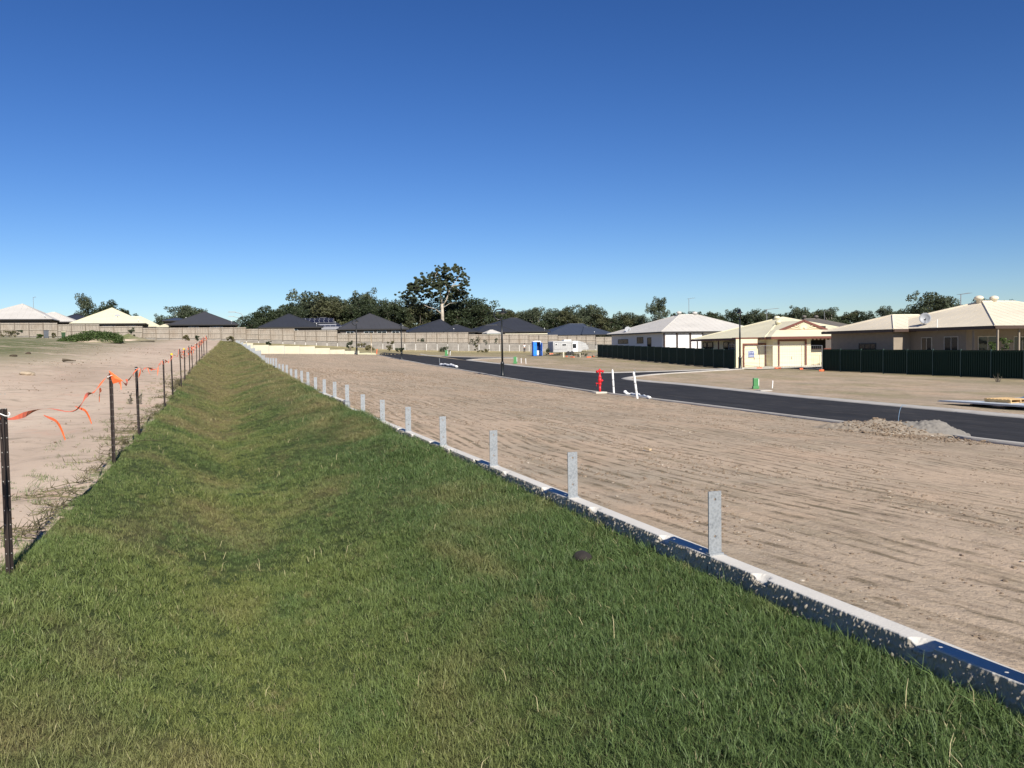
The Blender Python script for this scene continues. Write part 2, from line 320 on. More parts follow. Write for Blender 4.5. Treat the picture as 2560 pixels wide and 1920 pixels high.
# ------------------------------------------------------------------ mesh helpers
class MB:
    def __init__(s): s.v = []; s.f = []; s.m = []; s.cur = 0
    def add(s, vs, fs):
        o = len(s.v); s.v += [tuple(v) for v in vs]
        for f in fs: s.f.append(tuple(i + o for i in f)); s.m.append(s.cur)
        return s
    def box(s, c, size, rz=0., M4=None):
        x, y, z = size[0] / 2, size[1] / 2, size[2] / 2
        vs = [Vector((a * x, b * y, d * z)) for d in (-1, 1) for b in (-1, 1) for a in (-1, 1)]
        mt = M4 if M4 is not None else (Matrix.Translation(c) @ Matrix.Rotation(rz, 4, 'Z'))
        return s.add([mt @ v for v in vs], [(0, 2, 3, 1), (4, 5, 7, 6), (0, 1, 5, 4), (2, 6, 7, 3), (0, 4, 6, 2), (1, 3, 7, 5)])
    def tube(s, pts, rad, n=6, cap=True):
        pts = [Vector(p) for p in pts]; rad = rad if isinstance(rad, (list, tuple)) else [rad] * len(pts)
        vs = []; fs = []; prev = None
        for i, p in enumerate(pts):
            d = (pts[min(i + 1, len(pts) - 1)] - pts[max(i - 1, 0)]).normalized()
            if prev is None: a = d.orthogonal().normalized()
            else: a = (prev - d * prev.dot(d)).normalized()
            prev = a; b = d.cross(a)
            for k in range(n):
                an = 2 * math.pi * k / n; vs.append(p + (a * math.cos(an) + b * math.sin(an)) * rad[i])
        for i in range(len(pts) - 1):
            for k in range(n): fs.append((i * n + k, i * n + (k + 1) % n, (i + 1) * n + (k + 1) % n, (i + 1) * n + k))
        if cap: fs += [tuple(range(n))[::-1], tuple((len(pts) - 1) * n + k for k in range(n))]
        return s.add(vs, fs)
    def lathe(s, prof, c=(0, 0, 0), n=12):
        c = Vector(c); vs = []; fs = []
        for r, z in prof:
            for k in range(n): vs.append(c + Vector((r * math.cos(2 * math.pi * k / n), r * math.sin(2 * math.pi * k / n), z)))
        for i in range(len(prof) - 1):
            for k in range(n): fs.append((i * n + k, i * n + (k + 1) % n, (i + 1) * n + (k + 1) % n, (i + 1) * n + k))
        fs += [tuple(range(n))[::-1], tuple((len(prof) - 1) * n + k for k in range(n))]
        return s.add(vs, fs)
    def prism(s, poly, axis_from, axis_to):
        """poly: list of Vectors; extruded by vector"""
        n = len(poly); ext = Vector(axis_to) - Vector(axis_from); poly = [Vector(p) for p in poly]
        return s.add(poly + [p + ext for p in poly], [tuple(range(n))[::-1], tuple(range(n, 2 * n))] + [(i, (i + 1) % n, n + (i + 1) % n, n + i) for i in range(n)])
    def mesh(s, name, mats):
        me = bpy.data.meshes.new(name); me.from_pydata(s.v, [], s.f)
        for m in (mats if isinstance(mats, (list, tuple)) else [mats]): me.materials.append(m)
        if any(s.m): me.polygons.foreach_set('material_index', s.m)
        bm = bmesh.new(); bm.from_mesh(me); bmesh.ops.recalc_face_normals(bm, faces=bm.faces); bm.to_mesh(me); bm.free()
        return me
    def build(s, name, mats, parent=None, smooth=False, loc=None):
        me = s.mesh(name, mats)
        if smooth: me.polygons.foreach_set('use_smooth', [True] * len(me.polygons))
        return link(name, me, parent, loc)
def link(name, me, parent=None, loc=None, rz=None, world=False):
    o = bpy.data.objects.new(name, me); COL.objects.link(o)
    if loc is not None: o.location = loc
    if rz is not None: o.rotation_euler = (0, 0, rz)
    if parent is not None:
        o.parent = parent
    return o
def tag(o, label=None, cat=None, group=None, kind=None):
    if label: o['label'] = label
    if cat: o['category'] = cat
    if group: o['group'] = group
    if kind: o['kind'] = kind
    return o
def thing(name, label, cat, loc=(0, 0, 0), rz=0., group=None):
    o = bpy.data.objects.new(name, None); COL.objects.link(o); o.location = loc; o.rotation_euler = (0, 0, rz)
    o.empty_display_size = .2
    return tag(o, label, cat, group)
def bevel(o, w, seg=2):
    b = o.modifiers.new('bevel', 'BEVEL'); b.width = w; b.segments = seg; b.limit_method = 'ANGLE'; return o
def copy_tree(o, label=None, loc=None, rz=None, scale=None):
    c = o.copy(); COL.objects.link(c)
    if label: c['label'] = label
    if loc is not None: c.location = loc
    if rz is not None: c.rotation_euler = (0, 0, rz)
    if scale is not None: c.scale = scale
    for ch in list(o.children):
        d = ch.copy(); COL.objects.link(d); d.parent = c
        for g in list(ch.children):
            e = g.copy(); COL.objects.link(e); e.parent = d
    return c
def npmesh(name, verts, faces, mat, smooth=False):
    """verts (n,3) float, faces (m,k) int, all the same size"""
    me = bpy.data.meshes.new(name); n, m, kk = len(verts), len(faces), faces.shape[1]
    me.vertices.add(n); me.vertices.foreach_set('co', np.asarray(verts, np.float32).ravel())
    me.loops.add(m * kk); me.loops.foreach_set('vertex_index', faces.astype(np.int32).ravel())
    me.polygons.add(m); me.polygons.foreach_set('loop_start', np.arange(0, m * kk, kk, dtype=np.int32))
    me.polygons.foreach_set('loop_total', np.full(m, kk, np.int32))
    if smooth: me.polygons.foreach_set('use_smooth', np.ones(m, bool))
    me.update(calc_edges=True); me.materials.append(mat); return me
def gridfaces(nr, nc):
    i = np.arange(nr - 1)[:, None] * nc + np.arange(nc - 1)[None, :]
    return np.stack([i, i + 1, i + nc + 1, i + nc], -1).reshape(-1, 4)
def sheet(name, S, T, Z, mat, kind='structure'):
    X = S * V[0] + T * U[0]; Y = S * V[1] + T * U[1]
    me = npmesh(name, np.stack([X, Y, Z + ZC], -1).reshape(-1, 3), gridfaces(*S.shape), mat, True)
    return tag(link(name, me), kind=kind)

# ------------------------------------------------------------------ ground
def geo(a, b, n, p=2.0): return a + (b - a) * np.linspace(0, 1, n) ** p
tt = np.concatenate([np.linspace(-12, 0, 20)[:-1], geo(0, 154.3, 520, 1.9)])
# left sand
ff = geo(0, 1, 170, 2.2)
Tg, Fg = np.meshgrid(tt, ff, indexing='ij'); Eg = interp(Tg, EDGE)
Sg = Eg + .0 - Fg * 130
Zs = H(np.minimum(Sg, Eg), Tg)
rut = sum(d_ * np.exp(-((Sg + a_ + b_ * Tg + .25 * np.sin(Tg * .11 + a_)) / .17) ** 2) for a_, b_, d_ in ((2.6, .03, .035), (4.3, .03, .035), (3.3, .075, .028), (5.0, .075, .028), (6.2, .01, .03), (7.9, .01, .03)))
Zs = Zs - rut + .05 * (fbm(Sg * .9, Tg * .9) - .5) + .018 * (fbm(Sg * 7, Tg * 7, 3) - .5) * np.clip(1.5 - Tg / 40, .3, 1)
Zs += .22 * np.clip(fbm(Sg * .35 + 9, Tg * .2, 3) - .5, 0, 1) * np.clip((Tg - 20) / 15, 0, 1) * np.clip((-Sg - 5) / 4, 0, 1)
sheet('sand_ground', Sg[:, ::-1], Tg[:, ::-1], Zs[:, ::-1], SAND)
# grass swale
ff = np.linspace(0, 1, 90); Tg, Fg = np.meshgrid(tt, ff, indexing='ij'); Eg = interp(Tg, EDGE)
def swale_noise(S, T): return .20 * (fbm(S * .55 + 3, T * .42) - .47) * (1 + .8 * np.clip((T - 20) / 30, 0, 1)) + .03 * (fbm(S * 4, T * 4, 3) - .5)
Sg = Eg - .03 + (WALL_S - .03 - Eg) * Fg
Zg = H(Sg, Tg) + swale_noise(Sg, Tg) * np.clip((Sg - Eg) / .4, 0, 1) * np.clip((WALL_S - Sg) / .3, 0, 1)
sheet('grass_swale_ground', Sg, Tg, Zg, TURF)

NEAR_PX = [(2560, 1113), (2290, 1077), (1960, 1038), (1813, 1019), (1625, 996), (1480, 978), (1340, 956), (1240, 939.5), (1200, 932), (1120, 918.5), (1052, 907.3), (1000, 898.5), (945, 887.5)]
NEAR = [gnd(*p)[:2] for p in NEAR_PX]
print('NEAR', [(round(a, 1), round(b, 1)) for a, b in NEAR])
NS = [(-60, NEAR[0][0] - .3)] + [(b, a) for a, b in NEAR]
NS = sorted(NS); 
def near_s(t): return interp(t, NS)
# graded pad
ff = geo(0, 1, 170, 1.15); tp = np.concatenate([np.linspace(-12, 0, 20)[:-1], geo(0, 137.7, 620, 1.8)]); Tg, Fg = np.meshgrid(tp, ff, indexing='ij')
Sg = WALL_S + .055 + (near_s(Tg) + .1 - WALL_S - .055) * Fg
wob = 6 * fbm(Sg * .09, Tg * .09, 2)
ridge = fbm((Sg + wob) * 3.0, Tg * .16, 3) - .5
Zp = H(np.maximum(Sg, 3.25), Tg) + (.035 * ridge + .02 * (fbm(Sg * 6, Tg * 2.2, 3) - .5) + .05 * (fbm(Sg * .5, Tg * .4, 3) - .5)) * np.clip((Sg - WALL_S) / .5, 0, 1) - .02
sheet('graded_pad_ground', Sg, Tg, Zp, PAD)
# lots on the right of the road edge and ground behind the cross wall
ff = geo(0, 1, 130, 1.6); tl = geo(-12, 154.3, 330, 1.2); Tg, Fg = np.meshgrid(tl, ff, indexing='ij')
Sg = near_s(Tg) + .1 + (130 - near_s(Tg)) * Fg
Zl = H(Sg, Tg) + .06 * (fbm(Sg * .4, Tg * .4) - .5) + .03 * (fbm(Sg * 3, Tg * 2, 3) - .5)
RS = interp(Tg, [(-60, 24), (40, 26), (60, 29), (95, 35), (150, 37)])
Zl = np.where(Sg < RS + .5, H(Sg, Tg) - .02, Zl)
sheet('lot_ground', Sg, Tg, Zl, LOT)
tb = np.linspace(137.95, 154.3, 20); ff = np.linspace(0, 1, 40); Tg, Fg = np.meshgrid(tb, ff, indexing='ij')
Sg = WALL_S + (near_s(137) + .2 - WALL_S) * Fg
DRYG = M('dry_grass_ground', (.27, .235, .12), 1, var=.4, scale=.8)
sheet('grassy_bank_ground', Sg, Tg, H(np.maximum(Sg, 3.3), Tg), DRYG)
sg = np.array([-3000, -900, -300, -120, -70, -40, -20, -1, 3.25, 10, 20, 32, 45, 60, 90, 130, 300, 900, 3000.]); tg = np.array([154.62, 162, 175, 200, 260, 400, 900, 2000, 4000.])
Sg, Tg = np.meshgrid(sg, tg); sheet('far_ground', Sg, Tg, H(Sg, Tg), DRYG)

# ------------------------------------------------------------------ roads and kerbs
def resample(pts, n, smooth=2):
    p = np.array(pts, float)
    for _ in range(smooth):      # corner cutting
        q = [p[0]]
        for a, b in zip(p[:-1], p[1:]): q += [a * .75 + b * .25, a * .25 + b * .75]
        p = np.array(q + [p[-1]])
    d = np.r_[0, np.cumsum(np.hypot(*np.diff(p, axis=0).T))]; u = np.linspace(0, d[-1], n)
    return np.stack([np.interp(u, d, p[:, 0]), np.interp(u, d, p[:, 1])], -1)
def G(pts): return [gnd(*p)[:2] for p in pts]
ROADZ = .012
def ribbon(name, A, B, off, n=260, m=14, mat=ASPH, kind='structure'):
    a, b = resample(A, n), resample(B, n); q = np.linspace(0, 1, m)[None, :, None]
    P = a[:, None] * (1 - q) + b[:, None] * q
    return sheet(name, P[..., 0], P[..., 1], H(np.maximum(P[..., 0], 3.3), P[..., 1]) + off, mat, kind)
nearL = [(NEAR[0][0] - .2, -12)] + NEAR
K3a = G([(2560, 1049), (2300, 1023), (1960, 991.5), (1800, 974), (1700, 962.5), (1625, 956.5), (1580, 952), (1556, 949)])
K3b = G([(1552, 947.3), (1560, 944.5), (1580, 941.3), (1620, 936.8), (1711, 931), (1780, 926.5), (1850, 922.8)])
K2a = G([(1850, 921.2), (1711, 927.8), (1600, 931), (1520, 933.3), (1480, 932.5), (1400, 926.5), (1299, 916.5), (1240, 909.5), (1190, 904), (1166, 901.3)])
K2b = G([(1163, 900.3), (1175, 898.6), (1210, 896.8), (1290, 895.5)])
K1 = G([(1290, 893.8), (1200, 894), (1140, 892.5), (1100, 891), (1052, 887), (1048, 885.5)])
print('K3a', [(round(a, 1), round(b, 1)) for a, b in K3a]); print('K2a', [(round(a, 1), round(b, 1)) for a, b in K2a]); print('K1', [(round(a, 1), round(b, 1)) for a, b in K1])
ribbon('road', nearL, [(K3a[0][0] + .6, -12)] + K3a + K2a[6:] + [K1[-2], (K1[-1][0] - 6, K1[-1][1] + 1)], ROADZ, 420, 20)
ribbon('side_road', K3b[::-1] + [K3a[-2]], K2a[:5] + [K2a[6]], ROADZ + .005, 160, 12)
ribbon('far_side_road', K2b[::-1] + [K2a[-2]], K1[:4] + [K1[-3]], ROADZ + .008, 120, 10)
def kerb(name, pts, width, label, side, hgt=.09, n=220):
    """mountable concrete kerb: road lip, slope, flat top; side +1 = lies to the left of travel"""
    p = resample(pts, n); d = np.gradient(p, axis=0); d /= np.maximum(np.hypot(d[:, 0], d[:, 1]), 1e-6)[:, None]
    nrm = np.stack([-d[:, 1], d[:, 0]], -1) * side
    prof = [(0, -.03), (0, .035), (.28 * width, .045), (.55 * width, hgt), (width, hgt + .005), (width, -.05)]
    P = np.stack([p + nrm * w for w, _ in prof], 1); Z = H(np.maximum(P[..., 0], 3.3), P[..., 1]) + np.array([z for _, z in prof])[None, :]
    o = sheet(name, P[..., 0], P[..., 1], Z, KERB); return o
kerb('kerb', [(NEAR[0][0] - .2, -12)] + NEAR, .22, '', 1, .035, 500)
kerb('kerb', [(K3a[0][0] + .6, -12)] + K3a + K3b, .62, '', -1, .07, 500)
kerb('kerb', K2a + K2b, .6, '', -1, .07, 400)
kerb('kerb', K1, .5, '', -1, .07, 160)
dv = [at_t(x, 900, 65.2)[0] for x in (1842, 2050)]
ribbon('driveway', [(dv[0], 62.2), (dv[0], 66.4)], [(dv[1], 61.6), (dv[1], 66.4)], .06, 12, 20, CONC)

# ------------------------------------------------------------------ terrain dressing: grass
grass_col = bpy.data.collections.new('tufts')
def blade_set(n, spread, hmin, hmax, w, lean, seed, name, curl=.5):
    r = np.random.default_rng(seed); vs = []; fs = []; cols = []
    for i in range(n):
        a = r.uniform(0, 6.283); rr = spread * math.sqrt(r.random()); bx, by = rr * math.cos(a), rr * math.sin(a)
        L = r.uniform(hmin, hmax); az = r.uniform(0, 6.283); ln = r.uniform(.15, lean)
        dx, dy = math.cos(az), math.sin(az); px, py = -dy, dx; c1, c2, c3 = r.random(), r.random(), r.random()
        ww = w * r.uniform(.7, 1.3); o = len(vs)
        for q, wd in ((0, 1), (.5, .85), (1, .12)):
            fw = ln * L * (q ** 1.6) * (1 + curl * q); up = L * q * math.sqrt(max(.05, 1 - (ln * q) ** 2 * .6))
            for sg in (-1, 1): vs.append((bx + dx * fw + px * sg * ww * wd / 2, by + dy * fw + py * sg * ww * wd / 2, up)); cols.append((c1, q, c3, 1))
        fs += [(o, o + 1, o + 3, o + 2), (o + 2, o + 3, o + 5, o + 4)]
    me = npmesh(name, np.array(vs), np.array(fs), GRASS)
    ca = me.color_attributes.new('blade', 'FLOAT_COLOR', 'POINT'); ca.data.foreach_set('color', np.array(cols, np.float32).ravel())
    o = bpy.data.objects.new(name, me); grass_col.objects.link(o); return o
for i in range(5): blade_set(34, .085, .02, .062, .0036, 1.0, 10 + i, 'tuft_%d' % i)
for i in range(2): blade_set(26, .10, .045, .10, .0038, .9, 20 + i, 'tuft_tall_%d' % i)
TUFTN = 7
def instancer(name, pos, rotz, scl, idx, coll, tilt=None, kind='stuff', label=None):
    me = bpy.data.meshes.new(name); n = len(pos); me.vertices.add(n); me.vertices.foreach_set('co', np.asarray(pos, np.float32).ravel())
    rot = np.zeros((n, 3), np.float32); rot[:, 2] = rotz
    if tilt is not None: rot[:, :2] = tilt
    for nm, ty, arr, ky in (('rot', 'FLOAT_VECTOR', rot, 'vector'), ('scl', 'FLOAT', np.asarray(scl, np.float32), 'value'), ('idx', 'INT', np.asarray(idx, np.int32), 'value')):
        at = me.attributes.new(nm, ty, 'POINT'); at.data.foreach_set(ky, arr.ravel())
    o = link(name, me); tag(o, kind=kind)
    if label: o['label'] = label
    ng = bpy.data.node_groups.new(name + '_nodes', 'GeometryNodeTree')
    ng.interface.new_socket('Geometry', in_out='INPUT', socket_type='NodeSocketGeometry'); ng.interface.new_socket('Geometry', in_out='OUTPUT', socket_type='NodeSocketGeometry')
    N, L = ng.nodes, ng.links
    gi, go = N.new('NodeGroupInput'), N.new('NodeGroupOutput'); ci = N.new('GeometryNodeCollectionInfo')
    ci.inputs['Collection'].default_value = coll; ci.inputs['Separate Children'].default_value = True; ci.inputs['Reset Children'].default_value = True
    ip = N.new('GeometryNodeInstanceOnPoints'); ip.inputs['Pick Instance'].default_value = True
    def at(nm, ty):
        a = N.new('GeometryNodeInputNamedAttribute'); a.data_type = ty; a.inputs['Name'].default_value = nm; return [s for s in a.outputs if s.enabled and s.name == 'Attribute'][0]
    L.new(gi.outputs[0], ip.inputs['Points']); L.new(ci.outputs[0], ip.inputs['Instance']); L.new(at('idx', 'INT'), ip.inputs['Instance Index'])
    L.new(at('rot', 'FLOAT_VECTOR'), ip.inputs['Rotation']); L.new(at('scl', 'FLOAT'), ip.inputs['Scale']); L.new(ip.outputs[0], go.inputs[0])
    md = o.modifiers.new('scatter', 'NODES'); md.node_group = ng; return o
def wpos(S, T, Z): return np.stack([S * V[0] + T * U[0], S * V[1] + T * U[1], Z + ZC], -1)
def scatter_swale(rings, dens_fn):
    Sx, Tx, Rx = [], [], []
    for a, b, d in rings:
        n = int((b - a) * 4.6 * d); t = RNG.uniform(a, b, n); e = interp(t, EDGE) - .07 + .16 * fbm(t * 1.3, t * 0, 3)
        q = RNG.random(n); s = e + (WALL_S - .07 - e) * q
        s = np.where(RNG.random(n) < .04, e + RNG.normal(0, .045, n), s); s = np.minimum(s, WALL_S - .07)
        Sx.append(s); Tx.append(t)
    return np.concatenate(Sx), np.concatenate(Tx)
S_, T_ = scatter_swale([(-1.2, 3, 900), (3, 5, 900), (5, 8, 620), (8, 12, 260), (12, 20, 150), (20, 34, 80), (34, 60, 42), (60, 100, 20), (100, 153, 10)], None)
Zt = H(S_, T_) + swale_noise(S_, T_) * np.clip((S_ - interp(T_, EDGE)) / .4, 0, 1) * np.clip((WALL_S - S_) / .3, 0, 1)
dist = np.hypot(S_, T_)
lush = fbm(S_ * .8 + 5, T_ * .6, 4); wallside = np.clip((S_ - 1.6) / 1.4, 0, 1)
scl = (.46 + .50 * lush + .34 * wallside * (fbm(S_ * 1.7, T_ * 1.2, 3) + .3)) * (1 + np.clip(dist - 6, 0, 60) * .016) * RNG.uniform(.75, 1.25, len(S_))
idx = np.where(RNG.random(len(S_)) < .12 + .5 * wallside * lush, RNG.integers(5, 7, len(S_)), RNG.integers(0, 5, len(S_)))
print('tufts', len(S_))
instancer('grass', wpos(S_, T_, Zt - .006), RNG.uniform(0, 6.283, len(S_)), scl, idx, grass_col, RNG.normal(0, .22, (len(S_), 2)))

# pale seed stalks standing over the turf
STRAW = M('straw_stalks', (.42, .37, .2), .7, var=.3, scale=20)
def stalks():
    vs, fs = [], []
    n = 900; t = 2.2 + 60 * RNG.random(n) ** 2.0; e = interp(t, EDGE); s = e + (WALL_S - .1 - e) * RNG.random(n)
    k = fbm(s * 1.1 + 40, t * .8 + 3, 3) > .5; s, t = s[k], t[k]
    for a, b in zip(s, t):
        z = h(a, b) + .02; L = RNG.uniform(.05, .13) * (1 if a < 1.5 else 1.3); az = RNG.uniform(0, 6.28); ln = RNG.uniform(.2, 1.2); w = .0011 * (1 + b * .09)
        p0 = W(a, b, z); mid = p0 + Vector((math.cos(az) * L * ln * .3, math.sin(az) * L * ln * .3, L * .62)); top = p0 + Vector((math.cos(az) * L * ln, math.sin(az) * L * ln, L * max(.25, 1 - ln * .45)))
        o = len(vs); d = Vector((1, 0, 0))
        for p, ww in ((p0, w), (mid, w), (top, w * .5)): vs += [p - d * ww, p + d * ww]
        fs += [(o, o + 1, o + 3, o + 2), (o + 2, o + 3, o + 5, o + 4)]
    me = npmesh('dry_stalks', np.array(vs), np.array(fs), STRAW); tag(link('dry_stalks', me), kind='stuff')
stalks()

# clods, crumbs and pebbles on the bare ground
clod_col = bpy.data.collections.new('clods')
CLODM = M('soil_clod', (.24, .18, .125), 1, var=.35, scale=25, bump=.5); PEBM = M('pale_pebble', (.48, .42, .34), .85, var=.3, scale=20); TWIGM = M('dead_root', (.09, .072, .05), 1, var=.4, scale=30)
for i in range(5):
    bm = bmesh.new(); bmesh.ops.create_icosphere(bm, subdivisions=1, radius=1)
    r_ = random.Random(i)
    for v in bm.verts: v.co *= r_.uniform(.55, 1.25); v.co.z *= .55
    me = bpy.data.meshes.new('clod_%d' % i); bm.to_mesh(me); bm.free(); me.materials.append(PEBM if i == 4 else CLODM)
    o = bpy.data.objects.new('clod_%d' % i, me); clod_col.objects.link(o)
for i in range(2):
    mb = MB(); r_ = random.Random(50 + i)
    for j in range(5):
        a = r_.uniform(0, 6.28); p = Vector((r_.uniform(-.6, .6), r_.uniform(-.6, .6), .05)); q = p + Vector((math.cos(a), math.sin(a), r_.uniform(.05, .5))) * r_.uniform(.8, 2.2)
        mb.tube([p, (p + q) / 2 + Vector((0, 0, .25)), q], [.07, .06, .02], 3)
    me = mb.mesh('z_twig_%d' % i, TWIGM); o = bpy.data.objects.new('z_twig_%d' % i, me); clod_col.objects.link(o)
def clods_pad():
    n = 110000; t = -.5 + 70 * RNG.random(n) ** 1.7; s = WALL_S + .1 + (near_s(t) - WALL_S - .2) * RNG.random(n)
    w = 6 * fbm(s * .09, t * .09, 2); rd = fbm((s + w) * 3.0, t * .16, 3) - .5; br = fbm(s * 1.2 + 8, t * .5, 4)
    k = (rd < -.06) & (br > .42) | (RNG.random(n) < .05); s, t, rd = s[k], t[k], rd[k]; n = len(s)
    size = .005 + .016 * RNG.random(n) ** 3.0 ; size = size * (1 + .02 * t)
    idx = RNG.choice([0, 1, 2, 3, 4, 5, 6], n, p=[.2, .2, .2, .2, .09, .06, .05])
    z = H(np.maximum(s, 3.25), t) + .035 * rd + .02 * (fbm(s * 6, t * 2.2, 3) - .5) + .05 * (fbm(s * .5, t * .4, 3) - .5) - .02
    print('clods', n)
    instancer('soil_clods', wpos(s, t, z + size * .15), RNG.uniform(0, 6.28, n), size, idx, clod_col)
clods_pad()
def clods_left():
    n = 16000; t = .5 + 75 * RNG.random(n) ** 1.5; e = interp(t, EDGE); s = e - .05 - 34 * RNG.random(n) ** 1.6
    br = fbm(s * .7 + 2, t * .5 + 30, 4); k = (br > .56) | (RNG.random(n) < .06) | ((s < -5) & (t > 16) & (br > .48)); s, t, e = s[k], t[k], e[k]; n = len(s)
    size = (.004 + .014 * RNG.random(n) ** 3) * (1 + .035 * t)
    idx = RNG.choice([0, 1, 2, 3, 4, 5, 6], n, p=[.18, .18, .18, .16, .1, .1, .1])
    z = H(s, t) + .05 * (fbm(s * .9, t * .9) - .5) + .018 * (fbm(s * 7, t * 7, 3) - .5)
    instancer('sand_clods', wpos(s, t, z + size * .1), RNG.uniform(0, 6.28, n), size, idx, clod_col)
clods_left()
# thatch and runners creeping from the turf edge out over the sand
RUNM = M('creeping_runners', (.13, .115, .06), .9, var=.45, scale=12)
def runners():
    mb = MB()
    for i in range(150):
        t = 3.2 + 34 * random.random() ** 1.5; e = float(interp(t, EDGE)); s = e - .05; a = math.pi + random.gauss(0, .75); L = random.uniform(.12, .7) * (1.4 if random.random() < .2 else 1); pts = []
        w = .004 * (1 + t * .05)
        x, y = s, t
        for q in range(5):
            pts.append(W(x, y, h(min(x, e), y) + .012 + .03 * math.sin(q * 2.3 + i) ** 2)); a += random.gauss(0, .35); x += math.cos(a) * L / 4; y += math.sin(a) * L / 4
        mb.tube(pts, [w, w, w, w * .8, w * .4], 3)
        for q in pts[1:]:
            for _ in range(2):
                b = random.uniform(0, 6.28); mb.tube([q, q + Vector((math.cos(b) * .05, math.sin(b) * .05, random.uniform(.01, .07))) * (1 + t * .03)], [w * .8, w * .2], 3, False)
    tag(mb.build('creeping_runners', RUNM), kind='stuff')
runners()
# green and dead sprigs on the edge
idx = RNG.integers(0, 7, 230); t = 4 + 40 * RNG.random(230) ** 1.2; e = interp(t, EDGE); s = e - .1 - 1.1 * RNG.random(230) ** 1.5
instancer('edge_weeds', wpos(s, t, H(s, t) - .005), RNG.uniform(0, 6.28, 230), RNG.uniform(.5, 1.5, 230), idx, grass_col, RNG.normal(0, .35, (230, 2)))

# ------------------------------------------------------------------ main retaining wall with galvanised posts
TIERS = [(-9, -1.43), (7, -1.29), (11, -1.16), (15, -1.02), (18, -.74), (23, -.59), (25, -.24), (29, .02), (33, .37), (37, .62), (42, .97), (48, 1.37), (53, 1.6)]
def tier(n):
    z = TIERS[0][1]
    for a, b in TIERS:
        if n >= a: z = b
    return z
def post_t(n): return 4.84 + 2.4 * n
def rock_sleeper(seed, detail=True):
    """one 2.39 x 0.11 x 0.2 m sleeper: smooth top with two lifting scoops at the outer edge, split-rock outer face; local: x across (outer face at -x), y along"""
    L, Wd, Hh = 2.385, .11, .20; r = np.random.default_rng(seed)
    nx, ny, nz = (9, 560, 30) if detail else (3, 40, 5)
    ys = np.linspace(-L / 2, L / 2, ny)
    rows = []
    # path round the section: bottom outer -> up the outer face -> across the top -> down the back
    prof = [(-Wd / 2, -Hh / 2 + Hh * k / nz) for k in range(nz + 1)] + [(-Wd / 2 + Wd * k / nx, Hh / 2) for k in range(1, nx + 1)] + [(Wd / 2, -Hh / 2)]
    P = np.zeros((ny, len(prof), 3)); ox = r.uniform(0, 90)
    for j, (x, z) in enumerate(prof):
        P[:, j, 0] = x; P[:, j, 1] = ys; P[:, j, 2] = z
        if j <= nz and detail:
            y = ys + ox; big = fbm(y * 5, np.full(ny, z * 9.0), 3); sm = fbm(y * 62 + z * 40, np.full(ny, z * 34.0 + ox), 3); sm2 = vn(y * 110, np.full(ny, z * 60.0))
            e = min(1, (z + Hh / 2) / .02, (Hh / 2 - z) / .022 + .08)
            P[:, j, 0] = x - .004 - (.055 * np.clip(sm - .44, 0, 1) + .014 * np.clip(sm2 - .5, 0, 1) + .0015 * big) * e
            near_mid = abs(z) < .012
            
    if detail:
        for yc in (-.62, .62):
            X, Y, Z = P[..., 0], P[..., 1], P[..., 2]
            d = np.hypot((X + Wd / 2) / .055, (Y - yc) / .075)
            m = (Z > Hh / 2 - .035) & (d < 1); Z[m] -= .032 * np.sqrt(1 - d[m] ** 2)
            m2 = (X < -Wd / 2 + .005) & (np.abs(Y - yc) < .075) & (Z > Hh / 2 - .04); X[m2] += .012
    me = npmesh('sleeper_mesh', P.reshape(-1, 3), gridfaces(ny, len(prof)), PALE); me.materials.append(SPLITF)
    pi = np.zeros((ny - 1, len(prof) - 1), np.int32); pi[:, :nz - 1] = 1; me.polygons.foreach_set('material_index', pi.ravel())
    bm = bmesh.new(); bm.from_mesh(me); bmesh.ops.holes_fill(bm, edges=[e for e in bm.edges if e.is_boundary], sides=0); bmesh.ops.recalc_face_normals(bm, faces=bm.faces); bm.to_mesh(me); bm.free(); return me
SLH = [rock_sleeper(i) for i in range(4)]
_mb = MB(); _mb.box((0, 0, 0), (.11, 2.385, .2)); SL_LO = _mb.mesh('plain_sleeper_mesh', PALE)
wall = thing('retaining_wall', 'long low white concrete sleeper wall with galvanised steel posts along the grass strip', 'retaining wall', W(WALL_S, 0, 0), ROTZ)
def wl_loc(s, t, z): return Vector((s - WALL_S, t, z))
def post_meshes():
    # H section in the wall, and above it a flat drilled plate set square across the wall
    mb = MB()
    mb.box((-.060, 0, -.55), (.009, .1, 1.1)); mb.box((.060, 0, -.55), (.009, .1, 1.1)); mb.box((0, 0, -.553), (.111, .008, 1.1))
    hs = mb.mesh('h_section_mesh', GALV)
    bm = bmesh.new()      # plate with two real bolt holes, facing y
    def plate_ring(cz): return [bm.verts.new((.0105 * math.cos(a), 0, cz + .0105 * math.sin(a))) for a in [k * math.pi / 4 + math.pi / 8 for k in range(8)]]
    for z0, z1, cz in ((.0, .215, .12), (.215, .43, .375)):
        ring = plate_ring(cz); c = [bm.verts.new((x, 0, z)) for x, z in ((.05, z1), (-.05, z1), (-.05, z0), (.05, z0))]
        for q in range(4):
            bm.faces.new((c[q], ring[q * 2], ring[q * 2 + 1])); bm.faces.new((c[q], ring[q * 2 + 1], ring[(q * 2 + 2) % 8], c[(q + 1) % 4]))
    bmesh.ops.remove_doubles(bm, verts=bm.verts, dist=1e-5); bmesh.ops.recalc_face_normals(bm, faces=bm.faces)
    me = bpy.data.meshes.new('plate_mesh'); bm.to_mesh(me); bm.free(); me.materials.append(GALV); return hs, me
HSEC, PLATE = post_meshes()
_mb = MB(); _mb.box((0, 0, .006), (.112, .05, .012)); WELD = _mb.mesh('plate_foot_mesh', GALV)
